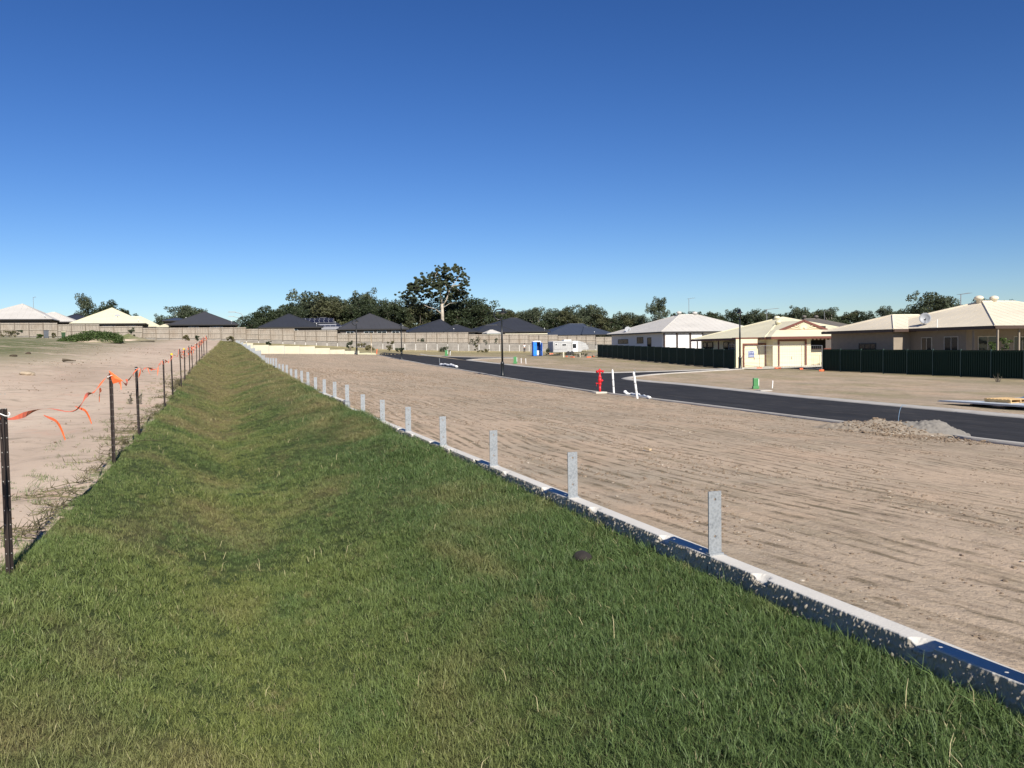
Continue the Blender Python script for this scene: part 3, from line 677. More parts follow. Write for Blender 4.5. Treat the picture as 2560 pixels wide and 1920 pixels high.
for n in range(-3, 57):
    zt = tier(n); t0 = post_t(n)
    hp = link('steel_post', HSEC, wall, wl_loc(WALL_S, t0, zt))
    pl = link('post_plate', PLATE, hp, (0, 0, .006)); sd = pl.modifiers.new('thick', 'SOLIDIFY'); sd.thickness = .010; sd.offset = 0
    pl.rotation_euler = (random.gauss(0, .008), random.gauss(0, .008), random.gauss(0, .02)) if n != 0 else (0, 0, 0)
    if n < 10: link('plate_foot', WELD, hp, (0, 0, 0))
    if n < 56:
        zlow = -1.75 if n < 20 else float(h(3.3, t0)) - .15
        zz = zt - .1; k = 0
        while zz > zlow and k < 12:
            hi = n < 9 and k < 2
            sl = link('sleeper', SLH[(n + k * 2) % 4] if hi else SL_LO, wall, wl_loc(WALL_S, t0 + 1.2, zz))
            if k > 0: sl.location.x += .001
            zz -= .2005; k += 1

# cross wall of pale cream sleepers at the far end of the pad
cw = thing('retaining_wall', 'stepped cream block wall across the far end of the graded pad', 'retaining wall', W(0, 137.8, 0), ROTZ)
_mb = MB(); _mb.box((0, 0, 0), (2.38, .11, .198)); CSL = _mb.mesh('cream_sleeper_mesh', SANDST)
tops = [1.6, 1.28, 1.16, 1.06, .98, .66, .38, .14]; s0 = WALL_S + .1
for i in range(8):
    zb = h(3.5 + 2.4 * i, 137.6) - .15; zz = tops[i] - .1
    while zz > zb: link('sleeper', CSL, cw, (s0 + 1.2 + 2.4 * i, random.uniform(-.004, .004), zz)); zz -= .2
    mb = MB(); mb.box((0, 0, tops[i] / 2 - .4), (.06, .12, tops[i] + .8)); mb.build('steel_post', GALV, cw, loc=(s0 + 2.4 * i, 0, 0))

# ------------------------------------------------------------------ star pickets with tape on the left
def star_picket(hh=1.3):
    mb = MB()
    for k in range(3):
        a = k * 2 * math.pi / 3 + math.pi / 6; d = Vector((math.cos(a), math.sin(a), 0)); p = Vector((-d.y, d.x, 0)) * .003
        l = .027
        mb.prism([p, d * l + p, d * l - p, -p], (0, 0, 0), (0, 0, hh))
    return mb
PKH = 1.32
pk_me = star_picket(PKH + .3).mesh('picket_mesh', BLACKP)
mb = MB()
for i in range(13):
    z = .22 + i * .1 + .3
    for k in range(3):
        a = k * 2 * math.pi / 3 + math.pi / 6; d = Vector((math.cos(a), math.sin(a), 0)); q = Vector((-d.y, d.x, 0))
        for sg in (-1, 1):
            c = d * .016 + q * .0036 * sg + Vector((0, 0, z)); u = d * .0033; w = Vector((0, 0, .0033))
            mb.add([c - u - w, c + u - w, c + u + w, c - u + w], [(0, 1, 2, 3)])
HOLE = mb.mesh('picket_hole_mesh', M('pale_hole', (.33, .32, .3), .8))
mb = MB(); mb.tube([(.04 * math.cos(a), .04 * math.sin(a), .012 * math.sin(a * 2)) for a in [k * math.pi / 5 for k in range(11)]], .004, 4); TIE = mb.mesh('white_tie_mesh', WHITE)
mb = MB(); mb.lathe([(.022, 0), (.036, .0), (.036, .05), (.02, .062)], n=8); CAP = mb.mesh('yellow_cap_mesh', YEL)
PKX = [4.2, 277, 343.5, 410, 431, 453, 462, 475.5, 482, 492.5, 500.5, 507, 512, 519]
PKY = [5.65, 11.46, 15.3, 23.2, 27.4, 31.2, 35.2, 39.2, 43.2, 47.2, 51.2, 55.4, 59.5, 63.5]
PKT = [1022, 933, 917, 899, 887, 872, 873.5, 864, 863, 857, 853, 847, 842, 838.5]
ords = ['first', 'second', 'third', 'fourth', 'fifth', 'sixth', 'seventh', 'eighth', 'ninth', 'tenth', 'eleventh', 'twelfth', 'thirteenth', 'fourteenth']
picks = []
for i, (px, Y) in enumerate(zip(PKX, PKY)):
    X = (px - 1280) / 2070 * Y; s, t = ST(X, Y); zb = h(s, t)
    d = ray(px, PKT[i]); k = t / ST(d.x, d.y)[1]; ztop = d.z * k; hh = min(max(ztop - zb, 1.05), 1.45)
    lab = {0: 'nearest black star picket at the left edge with white tie and orange tape', 1: 'black star picket with a folded triangle of orange tape over its head'}.get(
        i, '%s black steel star picket counted away from the camera on the sand edge' % ords[i])
    p = thing('star_picket', lab, 'star picket', W(s, t, zb), random.uniform(0, 2) if i else .5, 'star pickets along the edge of the grass')
    sh = link('shaft', pk_me, p, (0, 0, hh - PKH - .3)); sh.rotation_euler = (random.gauss(0, .012), random.gauss(0, .012), 0) if i > 1 else (0, 0, 0)
    link('punched_holes', HOLE, sh, (0, 0, 0))['kind'] = 'stuff'
    link('tie', TIE, p, (0, 0, hh - .04))
    if i in (4, 6): link('safety_cap', CAP, p, (0, 0, hh - .01))
    picks.append((s, t, zb + hh))
def tape(A, B, label, seed, sag=.10, drop=.03):
    r = random.Random(seed); a, b = W(*A) - Vector((0, 0, drop)), W(*B) - Vector((0, 0, drop)); n = 48; L = (b - a).length
    dirv = (b - a).normalized(); side = dirv.cross(Vector((0, 0, 1))).normalized(); mb = MB()
    ph = r.uniform(0, 6); tw = r.uniform(3.2, 4.4) * L / 4
    vs = []
    for k in range(n + 1):
        q = k / n; p = a.lerp(b, q) + Vector((0, 0, -4 * sag * q * (1 - q))) + side * (.05 * math.sin(q * 9 + ph)) + Vector((0, 0, .035 * math.sin(q * 17 + ph)))
        pinch = min(1, .10 + 1.1 * abs(math.sin(q * tw * 1.7 + ph)) ** 1.3) * min(1, 6 * q + .15, 6 * (1 - q) + .15)
        an = ph + math.sin(q * tw * 2 + ph) * 1.5; up = (Vector((0, 0, 1)) * math.cos(an) + side * math.sin(an)) * .021 * pinch
        vs += [p + up, p - up]
    mb.add(vs, [(2 * k, 2 * k + 1, 2 * k + 3, 2 * k + 2) for k in range(n)])
    o = mb.build('caution_tape', ORANGE); tag(o, label, 'caution tape', 'orange tape strung between the star pickets')
    for j in range(max(1, int(L / 1.6))):       # loose flags of torn tape
        q = (j + r.uniform(.2, .8)) / max(1, int(L / 1.6)); p = a.lerp(b, q) + Vector((0, 0, -4 * sag * q * (1 - q)))
        fl = MB(); w = []; az = r.uniform(-.7, .7) + (math.pi if r.random() < .5 else 0); l = r.uniform(.16, .34); f0 = dirv * math.cos(az) + side * math.sin(az) * .6
        dip = r.uniform(-.9, .25)
        for k in range(9):
            u = k / 8; c = p + f0 * l * u + Vector((0, 0, dip * l * u * u + .03 * math.sin(5 * u + ph))); ww = .019 * (1 - .75 * u ** 2) * (0.25 + min(1, u * 4))
            nn = (Vector((0, 0, 1)) + side * .8 * math.sin(4 * u + ph)).normalized(); w += [c + nn * ww, c - nn * ww]
        fl.add(w, [(2 * k, 2 * k + 1, 2 * k + 3, 2 * k + 2) for k in range(8)]); fl.build('tape_tail', ORANGE, o)
near0 = (picks[0][0] - .1, picks[0][1] - 3.5, picks[0][2])
tape(near0, picks[0], 'orange caution tape running out of the picture before the nearest star picket', 1, .1)
for i in range(13):
    tape(picks[i], picks[i + 1], 'crumpled orange tape between the %s and %s star picket from the camera' % (ords[i], ords[i + 1]), i + 5, .17 if i < 2 else .10)
    if i > 4: tape(picks[i], picks[i + 1], 'lower crumpled orange tape hanging between the %s and %s star picket from the camera' % (ords[i], ords[i + 1]), i + 55, .22, .12)
# folded tape over the second picket
mb = MB(); c = W(*picks[1]); fwd = Vector((.9, .3, 0)).normalized()
mb.add([c + Vector((0, 0, .04)) - fwd * .02, c + fwd * .05 + Vector((0, 0, -.02)), c + fwd * .15 + Vector((.02, -.03, -.11)), c + fwd * .02 + Vector((0, 0, -.15)), c + fwd * .06 + Vector((.01, -.05, -.07))], [(0, 1, 4), (1, 2, 4), (2, 3, 4), (3, 0, 4)])
sd = mb.build('tape_flag', ORANGE); tag(sd, 'triangular flap of folded orange tape on the second star picket', 'caution tape')
sd.modifiers.new('thick', 'SOLIDIFY').thickness = .002

# ------------------------------------------------------------------ paling fence on its concrete retaining wall across the back
FT = 154.3
SEG = [(-1000, 0, 807.5), (0, 143, 807.5), (143.5, 248, 811), (248, 356, 815.5), (356, 615, 819), (615, 736, 822), (736, 843, 826.3), (843, 1170.5, 832.4), (1171, 1322, 835.4), (1322, 1394, 837.4), (1394.5, 1488, 839.4), (1489, 1532, 842.4)]
PB = [(-1000, 832), (-160, 838), (0, 840), (150, 841.5), (350, 845), (500, 847), (610, 848.5), (736, 851.5), (843, 854.5), (1170, 857.5), (1400, 859.5), (1532, 861)]   # paling foot
GB = [(-1000, 838), (-160, 844), (0, 845), (150, 846), (350, 850), (600, 858), (750, 864), (843, 869), (900, 874), (1000, 879), (1300, 882), (1532, 886)]      # ground line
fence = thing('paling_fence', 'long weathered timber paling fence stepping down to the right in front of the dark roofs', 'fence', W(0, FT, 0), ROTZ)
rwall = thing('retaining_wall', 'grey concrete retaining wall with white posts beneath the timber paling fence', 'retaining wall', W(0, FT, 0), ROTZ)
DPOST = mat_timber('dark_post_timber', (.17, .14, .11))
def bays():
    for x0, x1, yt in SEG:
        sa, _, za = at_t(x0, yt, FT); sb, _, zb = at_t(x1, yt, FT); zt = (za + zb) / 2; n = max(1, round((sb - sa) / 2.16)); w = (sb - sa) / n
        for i in range(n):
            s0 = sa + i * w; xm = x0 + (x1 - x0) * (i + .5) / n
            zpb = at_t(xm, float(interp(xm, PB)), FT)[2]; zg = at_t(xm, float(interp(xm, GB)), FT)[2]
            mb = MB(); r = random.Random(int(s0 * 31)); m = 22
            for q in range(m):
                pw = w / m; mb.box((s0 + pw * (q + .5), r.uniform(-.012, .012), (zt + zpb) / 2 + r.uniform(-.012, .012)), (pw * .93, .018, zt - zpb))
            mb.build('palings', TIMB, fence)['kind'] = 'stuff'
            for rz in (zpb + .12, (zpb + zt) / 2, zt - .12):
                mb = MB(); mb.box((s0 + w / 2, -.06, rz), (w - .002, .09, .09)); mb.build('rail', RAIL, fence)
            mb = MB(); mb.box((s0, -.13, (zt + zpb) / 2 - .1), (.12, .05, zt - zpb + .2)); mb.build('fence_post', DPOST, fence)
            hgt = zpb - zg + .25; k = max(1, round(hgt / .3)) if hgt > .1 else 0
            for j in range(k):
                mb = MB(); mb.box((s0 + w / 2, -.02 + r.uniform(-.006, .006), zpb - .01 - (j + .5) * hgt / k), (w - .09, .09, hgt / k - .015)); mb.build('sleeper', OLDC, rwall)
            mb = MB(); mb.box((s0, -.085, zpb - hgt / 2), (.10, .05, hgt)); mb.build('wall_post', M('chalky_post', (.62, .6, .56), .8), rwall)
bays()

# ------------------------------------------------------------------ houses
def ribbed(name, col, rough=.55, pitch=11.0, metal=0.):
    m, nt, b = _new(name); k = NT(nt); p = k.obj()
    c0 = np.array(col); c = k.ramp(k.noise(k.mapping(p, (.25, .25, 1)), 1.2, 5, .6), [(.3, tuple(c0 * .9)), (.7, tuple(np.clip(c0 * 1.05, 0, .9)))])
    nt.links.new(c, b.inputs['Base Color']); b.inputs['Roughness'].default_value = rough; b.inputs['Metallic'].default_value = metal
    return m
ROOF_W = ribbed('pale_grey_metal_roof', (.52, .495, .455)); ROOF_C = ribbed('cream_metal_roof', (.66, .61, .44)); ROOF_P = ribbed('pale_cream_metal_roof', (.66, .585, .455))
ROOF_K = ribbed('charcoal_metal_roof', (.032, .034, .040), .5); ROOF_B = ribbed('slate_blue_metal_roof', (.042, .052, .075), .5); ROOF_G = ribbed('dark_grey_metal_roof', (.052, .052, .056), .5)
ROOF_BR = ribbed('brown_metal_roof', (.13, .115, .10))
BRICKD = M('dark_render', (.10, .085, .075), .9, bump=.3); WALLG = M('grey_render', (.33, .32, .32), .9); WALLC = M('cream_cladding', (.66, .59, .41), .75, var=.06)
WALLB = M('taupe_render', (.27, .225, .175), .85, var=.1); MAROON = M('maroon_trim', (.15, .055, .04), .5); GUTD = M('dark_gutter', (.03, .028, .028), .5); GUTB = M('brown_gutter', (.07, .045, .035), .5)
def hip_roof(parent, c00, c10, c11, c01, r0, r1, ze, zr, mat, gut, ribs=.9, th=.16, name='roof'):
    """corner order: front-left, front-right, back-right, back-left; r0/r1 = ridge ends (s,t). Local coords of parent = (s, t, z)."""
    P = [Vector((*c, ze)) for c in (c00, c10, c11, c01)]; A, B = Vector((*r0, zr)), Vector((*r1, zr))
    mb = MB(); mb.add(P + [A, B], [(0, 1, 5, 4), (1, 2, 5), (2, 3, 4, 5), (3, 0, 4)])
    lo = [p - Vector((0, 0, .02)) for p in P]; mb.add(lo, [(0, 3, 2, 1)])
    rf = mb.build(name, mat, parent)
    # ridge and hip capping, standing seams on the two seen planes
    cp = MB()
    for a, b in ((P[0], A), (P[1], B), (P[2], B), (P[3], A), (A, B)):
        if (a - b).length > .2: cp.tube([a + Vector((0, 0, .01)), b + Vector((0, 0, .02))], .07, 5)
    cp.build('ridge_capping', mat, rf)
    sm = MB()
    def seams(p, q, apex_a, apex_b, outn):
        L = (q - p).length; d = (q - p) / L; n = int(L / ribs)
        for i in range(1, n):
            a = p + d * (i * L / n)
            ua = (apex_a - p).dot(d); ub = (apex_b - p).dot(d); x = i * L / n
            if x < ua: f = x / max(ua, .01)
            elif x > ub: f = (L - x) / max(L - ub, .01)
            else: f = 1
            up = (apex_a - (p + d * ua)); b = a + up * f
            sm.tube([a + outn * .012, b + outn * .012], .007, 3, False)
    seams(P[0], P[1], A, B, Vector((0, -.3, 1))); seams(P[3], P[0], A, A, Vector((-.3, 0, 1))) if (P[3] - P[0]).length > 1 else None
    o = sm.build('standing_seams', mat, rf); o['kind'] = 'stuff'
    g = MB()
    for a, b in ((P[0], P[1]), (P[1], P[2]), (P[2], P[3]), (P[3], P[0])):
        m = (a + b) / 2; d = b - a; g.box(None, (d.length + .12, .12, th), M4=Matrix.Translation(m - Vector((0, 0, th / 2 + .022))) @ Matrix.Rotation(math.atan2(d.y, d.x), 4, 'Z'))
    g.build('gutter', gut, parent); return rf
def walls(parent, s0, t0, s1, t1, zb, zt, mat, name='wall'):
    """four separate wall slabs"""
    for a, b in (((s0, t0), (s1, t0)), ((s1, t0), (s1, t1)), ((s1, t1), (s0, t1)), ((s0, t1), (s0, t0))):
        d = Vector((b[0] - a[0], b[1] - a[1], 0)); m = Vector(((a[0] + b[0]) / 2, (a[1] + b[1]) / 2, (zb + zt) / 2))
        mb = MB(); mb.box(None, (d.length - .2 if abs(d.x) > abs(d.y) else d.length + .2, .2, zt - zb), M4=Matrix.Translation(m) @ Matrix.Rotation(math.atan2(d.y, d.x), 4, 'Z')); mb.build(name, mat, parent)
def window_f(parent, s0, s1, z0, z1, t, frame=WHITE, glass=GLASS, name='window', th=.06, mull=1):
    """window in a front (t = const) wall"""
    mb = MB(); w = .06
    mb.box(((s0 + s1) / 2, t - .11, z1 - w / 2), (s1 - s0, th, w)); mb.box(((s0 + s1) / 2, t - .11, z0 + w / 2), (s1 - s0, th, w))
    mb.box((s0 + w / 2, t - .11, (z0 + z1) / 2), (w, th, z1 - z0 - 2 * w)); mb.box((s1 - w / 2, t - .11, (z0 + z1) / 2), (w, th, z1 - z0 - 2 * w))
    for k in range(mull): mb.box((s0 + (s1 - s0) * (k + 1) / (mull + 1), t - .11, (z0 + z1) / 2), (w * .8, th * .8, z1 - z0 - 2 * w))
    f = mb.build(name, frame, parent); g = MB(); g.box(((s0 + s1) / 2, t - .108, (z0 + z1) / 2), (s1 - s0 - w, .02, z1 - z0 - w)); g.build('pane', glass, f); return f
def window_l(parent, t0, t1, z0, z1, s, frame=WHITE, glass=GLASS, name='window', mull=1):
    """window in a left (s = const) wall"""
    mb = MB(); w = .06; th = .06; x = s - .11
    mb.box((x, (t0 + t1) / 2, z1 - w / 2), (th, t1 - t0, w)); mb.box((x, (t0 + t1) / 2, z0 + w / 2), (th, t1 - t0, w))
    mb.box((x, t0 + w / 2, (z0 + z1) / 2), (th, w, z1 - z0 - 2 * w)); mb.box((x, t1 - w / 2, (z0 + z1) / 2), (th, w, z1 - z0 - 2 * w))
    for k in range(mull): mb.box((x, t0 + (t1 - t0) * (k + 1) / (mull + 1), (z0 + z1) / 2), (th * .8, w * .8, z1 - z0 - 2 * w))
    f = mb.build(name, frame, parent); g = MB(); g.box((x + .002, (t0 + t1) / 2, (z0 + z1) / 2), (.02, t1 - t0 - w, z1 - z0 - w)); g.build('pane', glass, f); return f
def whirly(parent, s, t, z, mat, r=.16):
    mb = MB(); mb.lathe([(r * .6, 0), (r * .6, .22), (r * .95, .26), (r * 1.15, .36), (r, .47), (r * .5, .55), (r * .1, .57)], (s, t, z), 12); mb.build('roof_vent', mat, parent, True)
def antenna(parent, s, t, z, hgt, arm, mat=M('antenna_metal', (.3, .3, .3), .5, .5)):
    mb = MB(); mb.tube([(s, t, z), (s, t, z + hgt)], .035, 5); mb.tube([(s - arm * .1, t, z + hgt - .02), (s + arm, t, z + hgt + .12)], .03, 4)
    for k in range(7): q = -.08 + k * .17; mb.tube([(s + arm * q, t - .35, z + hgt + .1 * q), (s + arm * q, t + .35, z + hgt + .1 * q)], .014, 3)
    mb.build('antenna', mat, parent)
def dish(parent, s, t, z, r=.42, face=(-.3, -1, .5)):
    n = Vector(face).normalized(); M4 = Matrix.Translation((s, t, z)) @ n.to_track_quat('Z', 'Y').to_matrix().to_4x4(); mb = MB(); vs = []; fs = []
    for i in range(5):
        for k in range(14): a = k * math.pi / 7; q = r * i / 4 + .001; vs.append(M4 @ Vector((q * math.cos(a), q * math.sin(a) * 1.05, .35 * q * q / r)))
    for i in range(4):
        for k in range(14): fs.append((i * 14 + k, i * 14 + (k + 1) % 14, (i + 1) * 14 + (k + 1) % 14, (i + 1) * 14 + k))
    mb.add(vs, fs); d = mb.build('satellite_dish', M('dish_grey', (.30, .31, .33), .5), parent, True); d.modifiers.new('thick', 'SOLIDIFY').thickness = .02
    a = MB(); a.tube([M4 @ Vector((0, -r * .9, .1)), M4 @ Vector((0, -r * .5, r * 1.1))], .02, 4); a.box((M4 @ Vector((0, -r * .5, r * 1.15))), (.1, .1, .1)); a.tube([(s, t + .05, z), (s, t + .15, z - .55)], .03, 5); a.tube([(s, t + .1, z - .3), (s - .6, t + .5, z - .55)], .02, 4); a.build('dish_arm', GUTD, d)

def house(name, label, cat='house'):
    return thing(name, label, cat, W(0, 0, 0), ROTZ)
def back_house(label, xl, yl, xr, yr, xa, ya, T, depth, roof, gut, wall, zdrop=2.6, ridge=0.0, wins=(), xa2=None):
    """house behind the paling fence from its front eave corners and its ridge point"""
    r = house('house', label); sl, _, zl = at_t(xl, yl, T); sr, _, zr_ = at_t(xr, yr, T); ze = (zl + zr_) / 2
    sa, _, za = at_t(xa, ya, T + depth / 2); sb = at_t(xa2, ya, T + depth / 2)[0] if xa2 else sa + ridge
    hip_roof(r, (sl, T), (sr, T), (sr, T + depth), (sl, T + depth), (sa, T + depth / 2), (sb, T + depth / 2), ze, za, roof, gut)
    walls(r, sl + .6, T + .6, sr - .6, T + depth - .6, ze - zdrop, ze - .04, wall)
    for a, b in wins:
        s0, s1 = sl + .6 + (sr - sl - 1.2) * a, sl + .6 + (sr - sl - 1.2) * b; window_f(r, s0, s1, ze - 1.25, ze - .45, T + .6)
    mb = MB(); mb.lathe([(.035, 0), (.035, .5), (.08, .52), (.08, .62), (.03, .68)], (sr - 1.2, T + .3, ze + .02), 8); mb.build('vent_pipe', WHITE, r, True)
    return r, (sl, sr, ze, sa, za)
r, q = back_house('house with pale grey hipped roof and dark wall at the far left edge', -90, 797.6, 131, 797.6, 56, 760, 161, 15, ROOF_W, GUTD, BRICKD)
s1, _, z1 = at_t(131, 797, 166); s2 = at_t(186, 803, 166)[0]; zz = at_t(186, 803, 166)[2]
hip_roof(r, (s1 - 6, 167.5), (s2, 167.5), (s2, 178), (s1 - 6, 178), (s1 - 1, 172), (s1 - .5, 172), zz, at_t(130, 781, 172)[2], ROOF_W, GUTD); walls(r, s1 - 5, 168.3, s2 - .6, 177, zz - 2.6, zz - .04, BRICKD)
antenna(r, at_t(84, 770, 175)[0], 175, at_t(84, 772, 175)[2], 2.1, .5)
r, q = back_house('house with bright cream hipped roof and satellite dish behind the paling fence', 173.6, 807.7, 364.5, 808.5, 280, 770, 160, 14, ROOF_C, GUTD, BRICKD, wins=((.1, .3), (.42, .6), (.75, .9)))
sx, tx, zx = at_t(296, 795, 164.5); dish(r, sx, tx - 1.3, zx + .1, .50, (.1, -1, .55))
s1, _, z1 = at_t(402, 816, 163); hip_roof(r, (q[1] - 7, 164.6), (s1, 164.6), (s1, 176.5), (q[1] - 7, 176.5), (q[1] - 4, 170.5), (q[1] - 1.6, 170.5), z1, at_t(348, 791.5, 170.5)[2], ROOF_C, GUTD, name='side_roof'); walls(r, q[1] - 5, 165.4, s1 - .6, 176, z1 - 2.6, z1 - .04, BRICKD)
back_house('house with dark slate roof glimpsed between the two pale roofs', 140, 800, 235, 800, 190, 785, 190, 12, ROOF_K, GUTD, BRICKD)
sh = house('shed', 'small white roofed shed left of the dark grey pyramid roof', 'shed')
sa, _, za = at_t(392, 818, 162); sb = at_t(428, 818, 162)[0]; hip_roof(sh, (sa, 162), (sb, 162), (sb, 166), (sa, 166), ((sa + sb) / 2 - .2, 164), ((sa + sb) / 2 + .2, 164), za, at_t(412, 812, 164)[2], ROOF_C, GUTD, th=.1); walls(sh, sa + .2, 162.2, sb - .2, 165.8, za - 2.4, za - .04, WALLG)
back_house('house with slate blue roof behind the left shoulder of the dark grey pyramid roof', 405, 801, 480, 801, 440, 794.5, 192, 12, ROOF_B, GUTD, BRICKD)
r, q = back_house('house with dark grey pyramid roof behind the orange tape line', 421, 811.5, 596, 810, 512, 779.5, 160, 15, ROOF_G, GUTD, DARKIN, wins=((.25, .42), (.6, .8)))
r, q = back_house('house with charcoal roof left of the roof mounted solar panels', 646, 818.3, 808, 816, 722, 784.6, 160, 15, ROOF_K, GUTD, BRICKD, wins=((.5, .62),))
sp, qs = back_house('house with solar panels on its charcoal roof behind the treeline gap', 748, 812, 852, 812, 800, 794, 186, 13, ROOF_K, GUTD, BRICKD, xa2=815)
SOL = M('solar_cell', (.012, .014, .03), .45, var=.2, spec=.2); ALU = M('aluminium_frame', (.55, .56, .58), .4, .6)
def solar(parent, px, py, T, slope, n, w=1.0, l=1.6, off=.12):
    s0, _, z0 = at_t(px, py, T)
    for i in range(n):
        M4 = Matrix.Translation((s0 + i * (w + .03), T, z0 + off)) @ Matrix.Rotation(slope, 4, 'X')
        mb = MB(); mb.box(None, (w, l, .04), M4=M4); f = mb.build('solar_panel', ALU, parent); g = MB(); g.box(None, (w - .08, l - .08, .02), M4=M4 @ Matrix.Translation((0, 0, .016))); g.build('solar_cell', SOL, f)
solar(sp, 758, 800.5, 189, R(25), 7); solar(sp, 768, 804.5, 187.4, R(25), 6)
flat = house('garage', 'low garage with grey roof and a row of solar panels', 'garage')
s0, _, z0 = at_t(796, 822, 163); s1 = at_t(849, 822, 163)[0]; z1 = at_t(820, 810, 168)[2]
mb = MB(); mb.add([(s0, 163, z0), (s1, 163, z0), (s1, 168, z1), (s0, 168, z1), (s0, 163, z0 - .15), (s1, 163, z0 - .15), (s1, 168, z1 - .15), (s0, 168, z1 - .15)], [(0, 1, 2, 3), (7, 6, 5, 4), (0, 4, 5, 1), (1, 5, 6, 2), (2, 6, 7, 3), (3, 7, 4, 0)]); mb.build('roof', ribbed('grey_flat_roof', (.3, .3, .31)), flat)
walls(flat, s0 + .3, 163.3, s1 - .3, 167.7, z0 - 2.4, z0 - .16, WALLG); solar(flat, 806, 816.5, 165.6, math.atan2(z1 - z0, 5), 4)
r, q = back_house('house with steep charcoal grey pyramid roof and white window heads', 845, 822, 1023, 821.7, 924.5, 784, 160, 15, ROOF_G, GUTD, BRICKD, wins=((.08, .2), (.35, .5), (.55, .7), (.78, .9)))
for a, b in ((0.05, .13), (.32, .42), (.7, .76), (.93, .99)):
    mb = MB(); sl, sr, ze = q[0], q[1], q[2]; mb.box((sl + (sr - sl) * (a + b) / 2, 160.42, ze - 1.0), ((sr - sl) * (b - a), .12, .3)); mb.build('window_head', WHITE, r)
r, q = back_house('house with low black roof below the tall gum tree', 1023, 829.5, 1150, 829.5, 1101, 798.5, 161, 14, ROOF_K, GUTD, BRICKD)
s0 = at_t(1110, 829, 160.4)[0]; s1, _, z1 = at_t(1195, 828.5, 160.4); hip_roof(r, (s0, 160.4), (s1, 160.4), (s1, 169), (s0, 169), (s0 + 3.6, 164.7), (s0 + 4.2, 164.7), z1, at_t(1153, 812, 164.7)[2], ROOF_K, GUTD, name='side_roof'); walls(r, s0 + .6, 161, s1 - .6, 168.5, z1 - 2.6, z1 - .04, WALLB)
r, q = back_house('house with broad black roof behind the near street lamp', 1193.5, 829.5, 1375.6, 828, 1277, 795, 163, 16, ROOF_K, GUTD, BRICKD, xa2=1293)
mbq = at_t(1196, 829, 160)
hip_roof(r, (mbq[0] + .4, 161.6), (mbq[0] + 9, 161.6), (mbq[0] + 9, 170), (mbq[0] + .4, 170), (mbq[0] + 3.4, 165.8), (mbq[0] + 6, 165.8), mbq[2] - .02, at_t(1219, 813, 165.8)[2], ROOF_K, GUTD, name='side_roof')
gs = house('shed', 'green garden shed with white gabled roof behind the paling fence', 'shed')
sa, _, za = at_t(1217, 832.5, 157); sb = at_t(1252, 832.5, 157)[0]; hip_roof(gs, (sa, 157), (sb, 157), (sb, 160), (sa, 160), ((sa + sb) / 2 - .3, 158.5), ((sa + sb) / 2 + .3, 158.5), za, at_t(1236, 825.3, 158.5)[2], ROOF_W, WHITE, th=.08); walls(gs, sa + .3, 157.2, sb - .1, 159.8, za - 2, za - .04, M('pale_green_cladding', (.22, .33, .22), .7))
aw = house('patio_cover', 'flat white patio cover seen just above the paling fence', 'patio cover')
s0, _, z0 = at_t(1262, 835, 157); s1 = at_t(1368, 835, 157)[0]; mb = MB(); mb.box(((s0 + s1) / 2, 158, z0 - .02), (s1 - s0, 2.4, .18)); mb.build('roof', ROOF_C, aw)
for a in (s0 + .2, (s0 + s1) / 2, s1 - .2): mb = MB(); mb.box((a, 157.1, z0 - 1.3), (.09, .09, 2.38)); mb.build('support', WHITE, aw)
r, q = back_house('house with slate blue hipped roof behind the white caravan', 1367.6, 837, 1500, 837, 1424, 809.5, 165, 13, ROOF_B, GUTD, BRICKD, xa2=1458)
s0 = at_t(1455, 836, 164.4)[0]; s1, _, z1 = at_t(1540, 834, 164.4); hip_roof(r, (s0, 164.4), (s1, 164.4), (s1, 174), (s0, 174), (s0 + 2.6, 169), (s0 + 4.5, 169), z1 - .1, at_t(1496, 817.5, 169)[2], ROOF_B, GUTD, name='side_roof')

# white house (pale grey roof) behind the green fence
wh = house('house', 'white walled house with pale grey hipped roof right of the caravan')
ET = 95.0; es = at_t(1653, 829, ET); S0, ZE = es[0], es[2]; TF = at_s(1517.6, 837, S0)[1]
ra = at_t(1698, 787, ET + 6.5); rb = at_t(1741, 787, ET + 6.5)
hip_roof(wh, (S0, ET), (S0 + 15.5, ET), (S0 + 15.5, TF), (S0, TF), (ra[0], ET + 6.4), (rb[0], ET + 6.4), ZE, ra[2], ROOF_W, GUTD)
sA = S0 + .6; tA = ET + .6; WW = M('white_cladding', (.66, .65, .64), .7, var=.05); zg = -2.0
walls(wh, sA, tA, sA + 14, TF - .6, zg, ZE - .05, WW)
for a, b, c, d in ((1547, 1572, 848.5, 860), (1594, 1610, 843, 859)):
    t1_ = at_s(a, 850, sA)[1]; t0_ = at_s(b, 850, sA)[1]; zt_ = at_s(a, c, sA)[2]; zb_ = at_s(a, d, sA)[2]; window_l(wh, t0_, t1_, zb_, zt_, sA, GUTD)
t1_, t0_ = at_s(1620, 850, sA)[1], at_s(1630, 850, sA)[1]; window_l(wh, t0_, t1_, zg + .2, ZE - .7, sA, GUTD, name='side_door', mull=0)
for x in (1660, 1692, 1725, 1757): s_ = at_t(x, 850, tA - .3)[0]; mb = MB(); mb.box((s_, tA - .32, (zg + ZE) / 2 - .05), (.12, .12, ZE - zg - .15)); mb.build('verandah_post', GUTB, wh)
for x0, x1 in ((1663, 1690), (1695, 1723), (1728, 1755)): a = at_t(x0, 850, tA - .25)[0]; b = at_t(x1, 850, tA - .25)[0]; mb = MB(); mb.box(((a + b) / 2, tA - .26, (zg + ZE) / 2 - .1), (b - a, .03, ZE - zg - .35)); mb.build('roller_screen', WW, wh)
